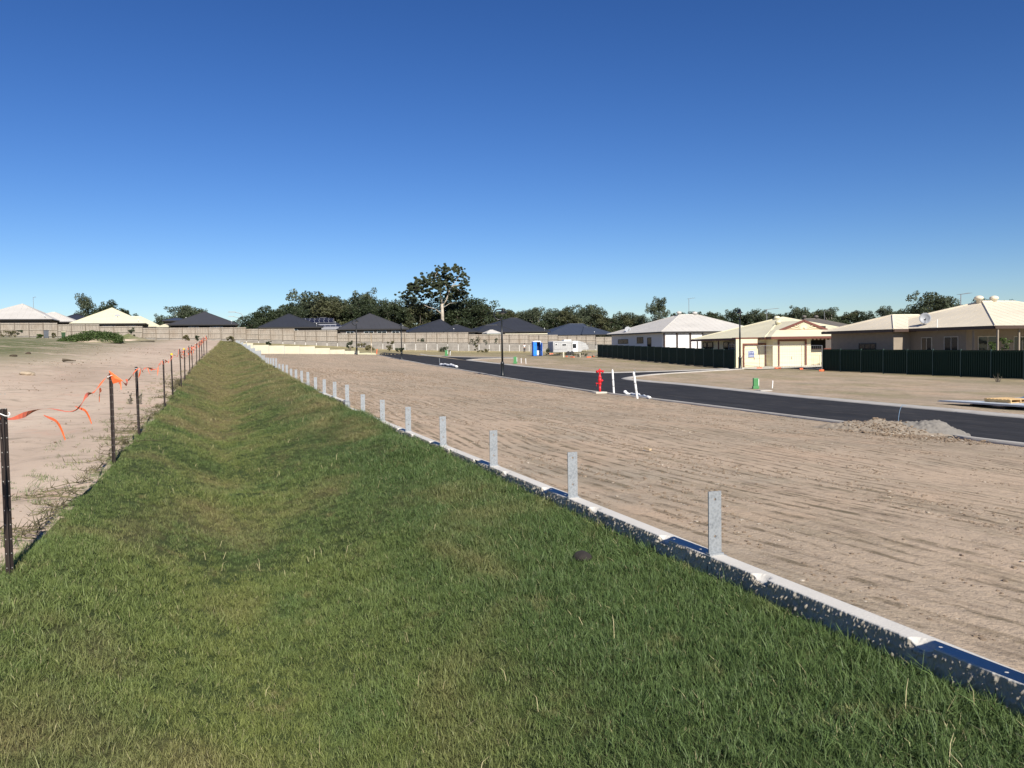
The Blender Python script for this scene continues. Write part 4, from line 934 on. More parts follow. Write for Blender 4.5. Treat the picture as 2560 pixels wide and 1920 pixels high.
whirly(wh, ra[0] - .1, ET + 6.4, ra[2] - .08, ROOF_W, .34); w2 = at_t(1737, 787, ET + 6.4); whirly(wh, w2[0], ET + 6.4, w2[2] - .12, ROOF_W, .34)
aq = at_t(1728, 787, ET + 6.4); antenna(wh, aq[0], ET + 7, aq[2] - .1, 2.4, .9)
dq = at_s(1565, 822, S0 + .9); dish(wh, dq[0], dq[1] - .5, dq[2] - .2, .46, (-.2, -1, .5))

# cream house with maroon trim, garage door and fan gable
ch = house('house', 'cream house with maroon trim, garage doors and a sunburst gable')
e0 = at_t(1729, 847.5, 66.0); ZE = e0[2]; pk_ = at_t(1954, 794, 73)
SE = 48.9; TE = at_s(1729, 847.5, SE)[1]; ZE = .76; pk_ = at_t(1954, 794, 72.4)
hip_roof(ch, (SE, 65.7), (63.2, 65.7), (63.2, TE), (SE, TE), (pk_[0], 72.4), (pk_[0] + .3, 72.4), ZE, pk_[2], ROOF_C, MAROON, th=.2)
zg = -2.15; TW = 66.7; sL = at_t(1840, 880, TW)[0]; g0 = at_t(1932, 880, 65.6)[0]; g1 = at_t(2027, 880, 65.6)[0]
def clad_wall(parent, s0, s1, z0, z1, t, mat, name='wall', hole=None, thick=.14):
    """front wall of stacked weatherboards, joined; each board leans out at its foot"""
    mb = MB(); n = int((z1 - z0) / .15)
    spans = [(s0, s1)] if not hole else None
    for i in range(n):
        a = z0 + (z1 - z0) * i / n; b = z0 + (z1 - z0) * (i + 1) / n; segs = [(s0, s1)]
        if hole and a < hole[3] - .02 and b > hole[2]: segs = [(s0, hole[0]), (hole[1], s1)]
        for p, q in segs:
            if q - p < .02: continue
            mb.add([(p, t - .014, a), (q, t - .014, a), (q, t, b), (p, t, b), (p, t + thick, a), (q, t + thick, a), (q, t + thick, b), (p, t + thick, b)], [(0, 1, 2, 3), (4, 7, 6, 5), (0, 4, 5, 1), (3, 2, 6, 7), (0, 3, 7, 4), (1, 5, 6, 2)])
    return mb.build(name, mat, parent)
d0 = (at_t(1858, 870, TW)[0], at_t(1914, 870, TW)[0], zg, at_t(1880, 862.5, TW)[2])
clad_wall(ch, sL, g0, zg, ZE - .1, TW, WALLC, hole=d0)
d1 = (at_t(1946, 870, 65.6)[0], at_t(2014, 870, 65.6)[0], zg, at_t(1980, 853, 65.6)[2])
clad_wall(ch, g0, g1, zg, ZE - .12, 65.6, WALLC, hole=d1)
mb = MB(); mb.box((g0 + .07, (65.6 + TW) / 2 + .05, (zg + ZE) / 2 - .06), (.14, TW - 65.6 - .12, ZE - zg - .12)); mb.build('wall', WALLC, ch)
mb = MB(); mb.box((SE + .9, (66.9 + TE - .6) / 2, (zg + ZE) / 2 - .06), (.14, TE - .6 - 66.9, ZE - zg - .12)); mb.build('wall', WALLC, ch)
mb = MB(); mb.box(((sL + g0) / 2, TW + .25, ZE - .06), (g0 - sL + .1, .6, .12)); mb.build('wall_capping', MAROON, ch)
window_l(ch, 70, 73.5, -1.2, .4, SE + .83, GUTB, mull=2); window_l(ch, 75.5, 77.3, -.6, .4, SE + .83, GUTB)
for (a, b, z0, z1), t_, nm in ((d0, TW, 'side_garage_door'), (d1, 65.6, 'garage_door')):
    dm = MB(); n = 5
    for i in range(n): zz0 = z0 + (z1 - z0) * i / n; dm.box(((a + b) / 2, t_ + .1, zz0 + (z1 - z0) / n / 2), (b - a, .05, (z1 - z0) / n - .012))
    dd = dm.build(nm, M('cream_door', (.70, .63, .44), .5, var=.04), ch); bk = MB(); bk.box(((a + b) / 2, t_ + .13, (z0 + z1) / 2), (b - a, .02, z1 - z0)); bk.build('backing', WALLC, dd)
    hd = MB(); hd.box(((a + b) / 2 , t_ + .06, z0 + .9), (.03, .04, .28)); hd.build('handle', GUTB, dd)
    for s_, z_, w_, h_ in ((a, (z0 + z1) / 2, .16, z1 - z0), (b, (z0 + z1) / 2, .16, z1 - z0), ((a + b) / 2, z1 + .08, b - a + .16, .16)):
        tm = MB(); tm.box((s_, t_ - .03, z_), (w_, .09, h_)); tm.build('door_trim', MAROON, ch)
# sign on the side garage door
sgn = thing('sign', 'blue and white notice fixed to the left cream garage door', 'sign', W(0, 0, 0), ROTZ)
sa_, sb_ = at_t(1871.5, 880, TW)[0], at_t(1886.5, 880, TW)[0]; za_, zb_ = at_t(1880, 877.5, TW)[2], at_t(1880, 893.5, TW)[2]
mb = MB(); mb.box(((sa_ + sb_) / 2, TW + .055, (za_ + zb_) / 2), (sb_ - sa_, .012, za_ - zb_)); mb.build('board', M('grey_blue_board', (.30, .34, .50), .5), sgn)
mb = MB(); w_, h_ = sb_ - sa_, za_ - zb_; cx = (sa_ + sb_) / 2
for u, v_, a, b in ((.05, .88, .5, .1), (-.28, .62, .14, .16), (.0, .66, .3, .07), (.32, .62, .12, .16), (0, .56, .26, .05), (0, .40, .9, .09), (0, .05, 1., .1)): mb.box((cx + u * w_, TW + .046, zb_ + v_ * h_), (a * w_, .006, b * h_))
mb.build('lettering', M('navy_print', (.03, .05, .18), .5), sgn)['kind'] = 'stuff'
mb = MB()
for u, v_, a, b in ((-.12, .74, .1, .05), (.14, .74, .12, .05), (-.33, .62, .04, .08), (0, .3, .5, .03), (0, .22, .6, .03)): mb.box((cx + u * w_, TW + .043, zb_ + v_ * h_), (a * w_, .006, b * h_))
mb.build('lettering', M('white_print', (.7, .72, .78), .5), sgn)['kind'] = 'stuff'
# garage wing roof, gable with fan
gl = at_t(1928, 841.8, 64.9); gr_ = at_t(2090, 840, 64.9)
gz = at_t(1948.7, 825, 66.8)[2]; gx0 = at_t(1948.7, 825, 66.8)[0]; gx1, _, _ = at_t(2067, 825, 66.8); gp = at_t(2009, 801, 66.8)
mb = MB(); A = [(gl[0], 64.9, ZE + .02), (gr_[0], 64.9, ZE + .02), (gx1 + .6, 66.75, gz), (gx0 - .4, 66.75, gz)]
mb.add(A + [(gl[0], 70, ZE + .02), (gr_[0], 70, ZE + .02), (gx1 + .6, 70, gz), (gx0 - .4, 70, gz)], [(0, 1, 2, 3), (0, 3, 7, 4), (1, 5, 6, 2), (3, 2, 6, 7)]); mb.build('garage_roof', ROOF_C, ch)
mb = MB()
for a, b in (((gl[0], 64.88), (gr_[0], 64.88)), ((gl[0], 64.9), (gl[0], 66.1))):
    d = Vector((b[0] - a[0], b[1] - a[1], 0)); mb.box(None, (d.length + .1, .12, .2), M4=Matrix.Translation(((a[0] + b[0]) / 2, (a[1] + b[1]) / 2, ZE - .1)) @ Matrix.Rotation(math.atan2(d.y, d.x), 4, 'Z'))
mb.build('gutter', MAROON, ch)
mb = MB(); mb.box(((g0 + g1) / 2, 65.25, ZE - .19), (g1 - g0 + 1.2, .7, .03)); mb.build('eave_lining', WALLC, ch)
gc = (gx0 + gx1) / 2; gcx = gp[0]; hgt = gp[2] - gz
mb = MB(); mb.add([(gx0, 66.78, gz), (gx1, 66.78, gz), (gcx, 66.78, gp[2]), (gx0, 72, gz), (gx1, 72, gz), (gcx, 72, gp[2])], [(0, 2, 5, 3), (1, 4, 5, 2)]); mb.build('gable_roof', ROOF_C, ch)
mb = MB(); mb.prism([(gx0 + .1, 66.84, gz), (gx1 - .1, 66.84, gz), (gcx, 66.84, gp[2] - .06)], (0, 0, 0), (0, .06, 0)); gab = mb.build('gable_panel', M('tan_panel', (.45, .33, .22), .8), ch)
for sg, xe in ((-1, gx0), (1, gx1)):
    a = Vector((xe - sg * -.0, 66.74, gz + .0)); b = Vector((gcx, 66.74, gp[2])); d = b - a; mb = MB(); mb.box(None, (d.length + .1, .07, .2), M4=Matrix.Translation((a + b) / 2 - Vector((0, 0, .03))) @ Matrix.Rotation(math.atan2(d.z, abs(d.x)) * (1 if sg > 0 else -1), 4, 'Y') ); mb.build('barge_board', MAROON, ch)
for k in range(15):          # sunburst battens
    a = math.pi * (k + .5) / 15; L = min(hgt * .86 / max(math.sin(a), .01), 2.1); L = L * (1 - .32 * abs(math.cos(a))) if abs(math.cos(a)) < .9 else 1.5
    lim = 2.4 * (1 - math.sin(a) * 0); x1_ = gcx + math.cos(a) * L; zmax = gz + hgt * (1 - abs(x1_ - gcx) / ((gx1 - gx0) / 2)) - .12
    z1_ = gz + .06 + math.sin(a) * L
    if z1_ > zmax: f = (hgt - .2) / (math.sin(a) * L + hgt * abs(math.cos(a)) * L / ((gx1 - gx0) / 2)); L *= f
    d = Vector((math.cos(a), 0, math.sin(a))); c = Vector((gcx, 66.81, gz + .05)); q = Vector((-d.z, 0, d.x)) * .05
    mb = MB(); mb.prism([c + d * .15 - q * .5, c + d * L - q * 1.0, c + d * L + q * 1.0, c + d * .15 + q * .5], (0, 0, 0), (0, -.03, 0)); mb.build('fan_batten', WALLC, ch)
for k, (px, py, T_s, mt, rr) in enumerate(((1942.5, 795, 72.6, ROOF_C, .30), (1945, 806, 69.5, ROOF_C, .26))):
    q_ = at_t(px, py, T_s); whirly(ch, q_[0], T_s, q_[2] - .35, mt, rr)
aq = at_t(1917, 802, 73.5); antenna(ch, aq[0], 73.5, aq[2] - .3, 1.5, 1.4)
# right bay: dark opening with striped awning, ramp rails
b0, b1 = g1 + .02, at_t(2086, 860, 66.6)[0]
zs1, zs0 = at_t(2050, 846.5, 66.6)[2], at_t(2050, 873, 66.6)[2]
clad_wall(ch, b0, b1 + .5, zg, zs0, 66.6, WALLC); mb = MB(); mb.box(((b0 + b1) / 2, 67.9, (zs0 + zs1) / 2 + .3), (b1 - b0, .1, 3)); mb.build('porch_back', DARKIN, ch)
mb = MB(); mb.box((b1 + .15, 66.62, (zs0 + ZE) / 2), (.3, .16, ZE - zs0)); mb.build('porch_post', WALLC, ch); mb = MB(); mb.box((b1 - .08, 66.58, (zs0 + zs1) / 2), (.1, .1, zs1 - zs0 + .4)); mb.build('porch_post', MAROON, ch)
mb = MB(); mb.box(((b0 + b1) / 2, 66.55, zs0 + .04), (b1 - b0, .1, .09)); mb.build('porch_rail', MAROON, ch)
AWN = [M('awning_cream', (.7, .66, .58), .8), M('awning_brown', (.13, .07, .05), .8)]
for k in range(16):
    w_ = (b1 - b0) / 16; mb = MB(); mb.box((b0 + w_ * (k + .5), 66.3, zs1 + .02), (w_ * .98, .02, .30)); mb.build('awning_strip', AWN[k % 2], ch)
for t_ in (69.5, 73.5, 77.5): mb = MB(); mb.box((SE + .12, t_, (zg + ZE) / 2 - .12), (.1, .1, ZE - zg - .24)); mb.build('verandah_post', MAROON, ch)
rm = thing('ramp', 'cream timber ramp with handrails beside the garage of the cream house', 'ramp', W(0, 0, 0), ROTZ)
r0_, r1_ = g1 + .1, at_t(2058, 900, 65.0)[0]
def bar(nm, a, b, w, mat, par): mb = MB(); mb.tube([a, b], w, 4); return mb.build(nm, mat, par)
mb = MB(); mb.prism([(r0_, 64.6, zg + .02), (r1_ + 1, 64.6, zg + .02), (r1_ + 1, 64.6, zg + .75)], (0, 0, 0), (0, 1.0, 0)); mb.build('ramp_deck', WALLC, rm)
for z_ in (.45, .95): bar('handrail', (r0_, 64.55, zg + z_), (r1_ + 1, 64.55, zg + z_ + .65), .045, M('cream_rail', (.7, .64, .46), .6), rm)
for k in range(4): s_ = r0_ + .1 + k * (r1_ - r0_) / 3; z_ = zg + .6 * k / 4; mb = MB(); mb.box((s_, 64.52, z_ + .55), (.08, .08, 1.1)); mb.build('rail_post', M('cream_rail'), rm)

# brown roofed house further back
bh = house('house', 'house with brown roof and two roof vents between the cream and the right house')
q0 = at_t(2010, 812, 100); q1 = at_t(2116, 825, 92); ra = at_t(2012, 797, 100); rb = at_t(2042, 797.5, 100)
hip_roof(bh, (ra[0] - 7, 94), (rb[0] + 8, 94), (rb[0] + 8, 106), (ra[0] - 7, 106), (ra[0], 100), (rb[0], 100), ra[2] - 2.3, ra[2], ROOF_BR, GUTB); walls(bh, ra[0] - 6.4, 94.6, rb[0] + 7.4, 105, -2, ra[2] - 2.34, BRICKD)
for x in (2010.5, 2040.5): q_ = at_t(x, 797, 100); whirly(bh, q_[0], 100, ra[2] - .05, ROOF_BR, .3)
aq = at_t(2061, 800, 101); antenna(bh, aq[0], 101, aq[2] - .3, 1.6, 1.0)

# house at the right edge
rh = house('house', 'taupe house with pale cream roof and verandah behind the dark green fence at right')
zE = 1.08; zb = -2.4
F0, F1 = 48.9, 57.6; FTn, FTf = 49.9, 57.4
hip_roof(rh, (F0, FTn), (F0 + 9, FTn), (F0 + 9, FTf + .4), (F0, FTf + .4), (F0 + 3.3, FTn + 3.5), (F0 + 6, FTn + 3.5), zE, zE + 1.2, ROOF_P, GUTB, th=.2, name='front_wing_roof')
NS0 = 50.4; hip_roof(rh, (NS0, 42.4), (NS0 + 16, 42.4), (NS0 + 16, 55.5), (NS0, 55.5), (NS0 + 6.0, 48.6), (NS0 + 9.5, 48.6), zE + .02, zE + 2.05, ROOF_P, GUTB, th=.2)
walls(rh, F0 + .6, FTn + .6, F0 + 8, FTf - .2, zb, zE - .03, WALLB)
walls(rh, NS0 + .75, 45.4, NS0 + 12, 53.5, zb, zE - .02, WALLB)
a_ = at_s(2150, 860, F0 + .6)[1]; b_ = at_s(2193, 860, F0 + .6)[1]; z1_ = at_s(2170, 858, F0 + .6)[2]; window_l(rh, b_, a_, z1_ - 1.2, z1_, F0 + .6, GUTD, mull=2)
Lw = NS0 + .75
for x0, x1, y1, nm in ((2306, 2333, 843, 'window'), (2363, 2399, 841, 'window'), ):
    a_ = at_s(x0, 860, Lw)[1]; b_ = at_s(x1, 860, Lw)[1]; z1_ = at_s((x0 + x1) / 2, y1, Lw)[2]; window_l(rh, b_, a_, z1_ - 1.5, z1_, Lw, M('taupe_frame', (.5, .45, .38), .6), mull=1)
sf = 45.4
for x0, x1 in ((2441, 2490), (2530, 2575)):
    a_ = at_t(x0, 860, sf)[0]; b_ = at_t(x1, 860, sf)[0]; z1_ = at_t((x0 + x1) / 2, 840, sf)[2]
    if b_ > Lw + .2: window_f(rh, max(a_, Lw + .2), b_, z1_ - 1.5, z1_, sf, M('taupe_frame'))
for x in (2434, 2494): q_ = at_s(x, 840, NS0 + .35); mb = MB(); mb.box((q_[0], q_[1], (zb + zE) / 2 - .1), (.11, .11, zE - zb - .22)); mb.build('verandah_post', WALLB, rh)
for x in (2547,): q_ = at_t(x, 840, 42.75); mb = MB(); mb.box((q_[0], 42.75, (zb + zE) / 2 - .1), (.11, .11, zE - zb - .22)); mb.build('verandah_post', WALLB, rh)
mb = MB(); mb.box((NS0 + 8, 44, zb + .35), (15.4, 2.8, .7)); mb.build('verandah_floor', OLDC, rh)
for x in (2447, 2485): q_ = at_t(x, 757, 48.6); whirly(rh, q_[0], 48.6, zE + 1.95, ROOF_P, .30)
q_ = at_s(2313, 797, NS0 + .8); dish(rh, q_[0], q_[1], q_[2], .42, (-1, -.9, .35))
q_ = at_t(2402, 763, 52); antenna(rh, q_[0], 52, q_[2] - .6, 1.5, .9)
q_ = at_s(2343, 827, NS0 + .1); mb = MB(); mb.tube([(q_[0], q_[1], q_[2]), (q_[0], q_[1], q_[2] + .85)], .03, 6); mb.build('vent_pipe', WHITE, rh)

# ------------------------------------------------------------------ green sheet metal fences
CB = M('dark_green_sheet', (.012, .034, .022), .6, var=.08, spec=.2); CBP = M('green_fence_post', (.045, .085, .07), .5)
def corr_panel(w, hh, pitch=.17):
    n = max(2, int(w / pitch)); pw = w / n; mb = MB(); pr = []
    for i in range(n): pr += [(i * pw, 0), (i * pw + pw * .5, 0), (i * pw + pw * .52, -.05), (i * pw + pw * .95, -.05)]
    pr.append((w, 0)); vs = [(x, y, z) for z in (0, hh) for x, y in pr]; k = len(pr)
    mb.add(vs, [(i, i + 1, k + i + 1, k + i) for i in range(k - 1)]); return mb
def sheet_fence(label, pts, hgt=1.8, base=0.):
    f = thing('sheet_metal_fence', label, 'fence', W(0, 0, 0), ROTZ); p = resample(pts, 200, 0)
    d = np.r_[0, np.cumsum(np.hypot(*np.diff(p, axis=0).T))]; n = max(1, round(d[-1] / 2.38)); u = np.linspace(0, d[-1], n + 1)
    q = np.stack([np.interp(u, d, p[:, 0]), np.interp(u, d, p[:, 1])], -1)
    for i in range(n):
        a, b = q[i], q[i + 1]; w = float(np.hypot(*(b - a))); an = math.atan2(b[1] - a[1], b[0] - a[0]); za = (h(*a) + h(*b)) / 2 + base
        me = corr_panel(w - .07, hgt - .1); o = me.build('panel', CB, f); o.location = (a[0] + math.cos(an) * .035, a[1] + math.sin(an) * .035, za + .05); o.rotation_euler = (0, 0, an)
        o.modifiers.new('thick', 'SOLIDIFY').thickness = .004
        mb = MB(); mb.box(None, (w - .06, .06, .07), M4=Matrix.Translation(((a[0] + b[0]) / 2, (a[1] + b[1]) / 2, za + hgt - .03)) @ Matrix.Rotation(an, 4, 'Z')); mb.build('top_rail', CB, f)
        mb = MB(); mb.box(None, (w - .06, .06, .07), M4=Matrix.Translation(((a[0] + b[0]) / 2, (a[1] + b[1]) / 2, za + .06)) @ Matrix.Rotation(an, 4, 'Z')); mb.build('bottom_rail', CB, f)
        mb = MB(); mb.box(None, (.06, .09, hgt + .08), M4=Matrix.Translation((a[0], a[1], za + hgt / 2)) @ Matrix.Rotation(an, 4, 'Z')); mb.build('fence_post', CBP, f)
    return f
def g2(px, py): a = gnd(px, py); return a[0], a[1]
p1, p2 = at_t(1838, 913.5, 64.6)[:2], at_t(1495, 890, 109)[:2]
print('fence pts', p1, p2, g2(2051, 926), g2(2560, 949))
sheet_fence('dark green sheet metal fence in front of the white house', [p2, p1])
f1 = g2(2053, 927); f2 = g2(2560, 949); ex = (f2[0] + (f2[0] - f1[0]) * .5, f2[1] + (f2[1] - f1[1]) * .5)
sheet_fence('dark green sheet metal fence in front of the taupe house at right', [ex, f1])

# ------------------------------------------------------------------ street lamps
def lamp_parts(hh=5.4, arm=1.0):
    t = thing('street_lamp', '', 'street lamp')
    mb = MB(); mb.lathe([(.17, -.1), (.17, .10), (.145, .14), (.14, .95), (.155, 1.0), (.155, 1.05), (.11, 1.12), (.085, 1.2)], n=12); mb.build('base', BLACKL, t, True)
    mb = MB(); mb.tube([(0, 0, 1.1), (0, 0, hh - .75)], [.085, .068], 10); mb.build('pole', BLACKL, t, True)
    mb = MB(); mb.lathe([(.07, 0), (.09, .03), (.09, .1), (.06, .14)], (0, 0, hh - .82), 10); mb.build('collar', BLACKL, t, True)
    pts = []
    for k in range(15):     # crook: bows out to one side and comes back over the pole
        a = R(-62 + k * 14.5 * -1) ; r = .42
        pts.append((-.22 * arm * 1.0 + math.cos(R(-55) - k * R(14)) * r * .95 * arm, 0, hh - .45 + math.sin(R(-55) - k * R(14)) * r))
    pts = [(0, 0, hh - .75)] + pts + [(.12 * arm, 0, hh - .02)]
    mb = MB(); mb.tube(pts, .055, 6); cr = mb.build('crook', BLACKL, t, True)
    mb = MB(); mb.lathe([(.025, .18), (.05, .15), (.05, .08), (.09, .05), (.13, -.02), (.16, -.12), (.31, -.22), (.34, -.25), (.31, -.25), (.1, -.2)], (.12 * arm, 0, hh - .1), 16); mb.build('lamp_shade', BLACKL, t, True)
    mb = MB(); mb.lathe([(.0, -.33), (.1, -.31), (.16, -.26), (.17, -.235)], (.12 * arm, 0, hh - .1), 12); mb.build('lamp_glass', M('lamp_glass', (.5, .5, .47), .2), t, True)
    return t
LP = [(1256.5, 940.5, 772, 'nearest black street lamp with a crook neck at the road edge'), (1850, 915, 773, 'black street lamp in front of the cream garage'),
      (1004.5, 899.3, 809, 'black street lamp at the bend of the road, shade hidden edge on'), (890.7, 881.5, 799, 'farthest black street lamp at the end of the cream block wall')]
L0 = lamp_parts()
for i, (x, y, yt, lab) in enumerate(LP):
    if i == 3: s, t, _ = at_t(892, y, 136.4); z = h(s, t)
    elif i == 1: s, t, _ = at_t(x, y, 64.3); z = h(s, t)
    else: s, t, z = gnd(x, y)
    d = ray(x, yt); k = t / ST(d.x, d.y)[1]; hh = d.z * k - z; print('lamp', i, round(s, 1), round(t, 1), round(z, 2), 'height', round(hh, 2))
    c = L0 if i == 0 else copy_tree(L0)
    c.location = W(s, t, z); c.rotation_euler = (0, 0, [R(5), R(80), R(95), R(20)][i]); k = hh / 5.4; c.scale = (k, k, k)
    tag(c, lab, 'street lamp', 'black street lamps with crook necks')
L0['label'] = LP[0][3]
# far road lights
def road_light(x, ytop, side, label, T=300):
    s, _, zt = at_t(x, ytop, T); z0 = -2; o = thing('road_light', label, 'street light', W(s, T, z0), ROTZ, 'tall grey road lights far off'); H_ = zt - z0
    mb = MB(); mb.tube([(0, 0, 0), (0, 0, H_ - 1.2)], .14, 6); mb.build('pole', M('grey_pole', (.35, .36, .36), .5), o)
    mb = MB(); mb.tube([(0, 0, H_ - 1.25), (side * .5, 0, H_ - .5), (side * 2.4, 0, H_ - .1)], .1, 5); mb.build('arm', M('grey_pole'), o)
    mb = MB(); mb.box((side * 3.4, 0, H_), (2.4, .5, .25)); mb.build('lamp_head', M('grey_pole'), o)
road_light(606, 780, -1, 'tall grey road light above the fence between two dark roofs'); road_light(598.5, 791, -1, 'lower grey road light just left of the tall one', 380)

# ------------------------------------------------------------------ hydrant standpipe
s, t, z = gnd(1500, 983); hy = thing('standpipe_hydrant', 'red standpipe hydrant with two outlets at the road edge', 'hydrant', W(s, t, z), ROTZ)
sc = 1.0
mb = MB(); mb.lathe([(.055, -.05), (.055, .42)], n=12); mb.build('lower_pipe', RED, hy, True)
mb = MB(); mb.lathe([(.055, .40), (.085, .42), (.085, .47), (.065, .5), (.09, .56), (.105, .64), (.09, .72), (.07, .75), (.09, .78), (.09, .82), (.06, .85), (.045, 1.05), (.06, 1.08), (.07, 1.14), (.05, 1.18), (.03, 1.22)], n=14); mb.build('valve_body', RED, hy, True)
mb = MB(); mb.tube([(.04, -.03, .66), (.12, -.09, .60)], [.07, .06], 10); mb.build('outlet_cap', RED, hy, True)
for sg in (-1, 1):
    mb = MB(); mb.tube([(0, 0, 1.1), (sg * .11, -.01, 1.10)], .04, 8); mb.tube([(sg * .10, -.01, 1.1), (sg * .19, -.03, 1.07)], [.065, .07], 10); mb.build('outlet', RED, hy, True)
mb = MB(); mb.tube([(-.07, 0, .50), (-.19, 0, .50)], .02, 6); mb.tube([(-.19, -.05, .50), (-.19, .05, .50)], .035, 6); mb.tube([(-.19, 0, .49), (-.2, 0, .36)], .012, 4); mb.build('side_valve', RED, hy)
mb = MB(); mb.box((-.05, -.05, .03), (.62, .5, .09)); bevel(mb.build('concrete_pad', CONC, hy), .02)
bpy.context.view_layer.update()

# ------------------------------------------------------------------ stakes, pipes, pillars
def stake(px, py, hgt, lean, label, mat=WHITE, w=.05, band=True, name='marker_stake'):
    s, t, z = gnd(px, py); o = thing(name, label, 'stake', W(s, t, z), ROTZ)
    top = Vector((-math.tan(lean) * hgt, 0, hgt)); mb = MB()
    mb.tube([(0, 0, -.1), top * .93, top], [w, w, w * .45], 8); mb.build('shaft', mat, o)
    if band:
        for q in (.30, .56): c = top * q; mb = MB(); mb.tube([c, c + top.normalized() * .025], w * 1.12, 8); mb.build('band', M('dark_band', (.06, .05, .05), .7), o)
    return o
o = stake(1535, 984, 1.22, R(3.5), 'upright white marker post right of the red hydrant'); o = stake(1594, 995.5, 1.18, R(9), 'white marker post leaning left over the white pipes')
mb = MB(); mb.tube([(-.1, 0, 1.12), (-.14, 0, 1.27)], .022, 5); mb.build('tip', GALV, o)
stake(1930.5, 970, .42, R(-6), 'short white stake right of the near green pillar', w=.028, band=False)
stake(1303, 907.5, .62, 0, 'left one of two thin white stakes on the second lot', w=.04, band=False); stake(1315, 909.5, .66, R(3), 'right one of two thin white stakes on the second lot', w=.04, band=False)
stake(1125, 888.5, .75, R(-6), 'white stake beside the farthest green pillar', w=.05, band=False)
stake(1099.5, 911, .75, R(4), 'small forked grey stake by the white bag on the kerb', GALV, .03, False)
stake(941.5, 883.5, .7, R(-8), 'short orange stake at the end of the road', ORPL, .07, False)
stake(928.5, 883, 3.4, 0, 'tall thin timber pole near the road end', M('raw_timber', (.5, .38, .24), .8), .045, False, 'timber_pole')
stake(1409, 893, .75, 0, 'stubby cream post beside the caravan', M('cream_post', (.7, .66, .5), .7), .11, False, 'short_post'); stake(1450.5, 893, .6, R(3), 'thin cream stake below the caravan window', M('cream_post'), .07, False)
def pillar(px, py, hgt, label):
    s, t, z = gnd(px, py); o = thing('service_pillar', label, 'service pillar', W(s, t, z), ROTZ + R(-20), 'green service pillars on the lots'); w = hgt * .26
    mb = MB(); mb.box((0, 0, hgt * .12), (w * 2.15, w * 1.55, hgt * .24)); bevel(mb.build('plinth', GREENP, o), .015)
    mb = MB(); mb.box((0, 0, hgt * .62), (w * 1.75, w * 1.3, hgt * .76)); bevel(mb.build('cabinet', GREENP, o), .02)
    mb = MB(); mb.box((w * .98, 0, hgt * .6), (w * .22, w * 1.1, hgt * .62)); bevel(mb.build('side_strip', WHITE, o), .01)
    return o
pillar(1889, 972, .60, 'green service pillar with white strip on the near lot'); pillar(1288, 909, .85, 'green service pillar on the lot across the bend'); pillar(1116, 889.5, .95, 'farthest green service pillar on the reddish lot')
s, t, z = gnd(1908, 977.5); lid = thing('pit_lid', 'grey concrete pit lid in front of the near green pillar', 'pit lid', W(s, t, z), ROTZ)
mb = MB(); mb.box((0, 0, .02), (.62, .42, .07)); mb.build('lid', KERB, lid); mb = MB(); mb.box((0, 0, .015), (.74, .54, .05)); mb.build('surround', KERB, lid)
def pipe_bundle(pts, label, w=.07):
    g = [gnd(*p) for p in pts]; o = thing('white_bag', label, 'bag', W(*g[0]), 0); inv = Vector(W(*g[0])); mb = MB(); r_ = random.Random(int(pts[0][0]))
    P = [W(*q) - inv + Vector((0, 0, w * .7)) for q in g]; fine = []
    for a, b in zip(P[:-1], P[1:]):
        for k in range(5): fine.append(a.lerp(b, k / 5) + Vector((r_.uniform(-.03, .03), r_.uniform(-.03, .03), r_.uniform(-.3, .5) * w)))
    fine.append(P[-1]); mb.tube(fine, [w * r_.uniform(.5, 1.35) for _ in fine], 8); mb.build('sleeve', WHITE, o, True); return o, g
o, g = pipe_bundle([(1563, 986.5), (1578, 987.5), (1600, 991), (1625, 997)], 'crumpled white sleeve lying along the kerb by the leaning post', .065)
mb = MB(); mb.lathe([(.04, .04), (.08, .08), (.10, .14), (.07, .19), (.02, .21)], (0, 0, 0), 9); mb.build('knotted_end', WHITE, o, True)
o, g = pipe_bundle([(1100, 914), (1115, 915.5), (1130, 917.5), (1142, 919.8)], 'crumpled white sleeve lying on the kerb near the road bend', .17)

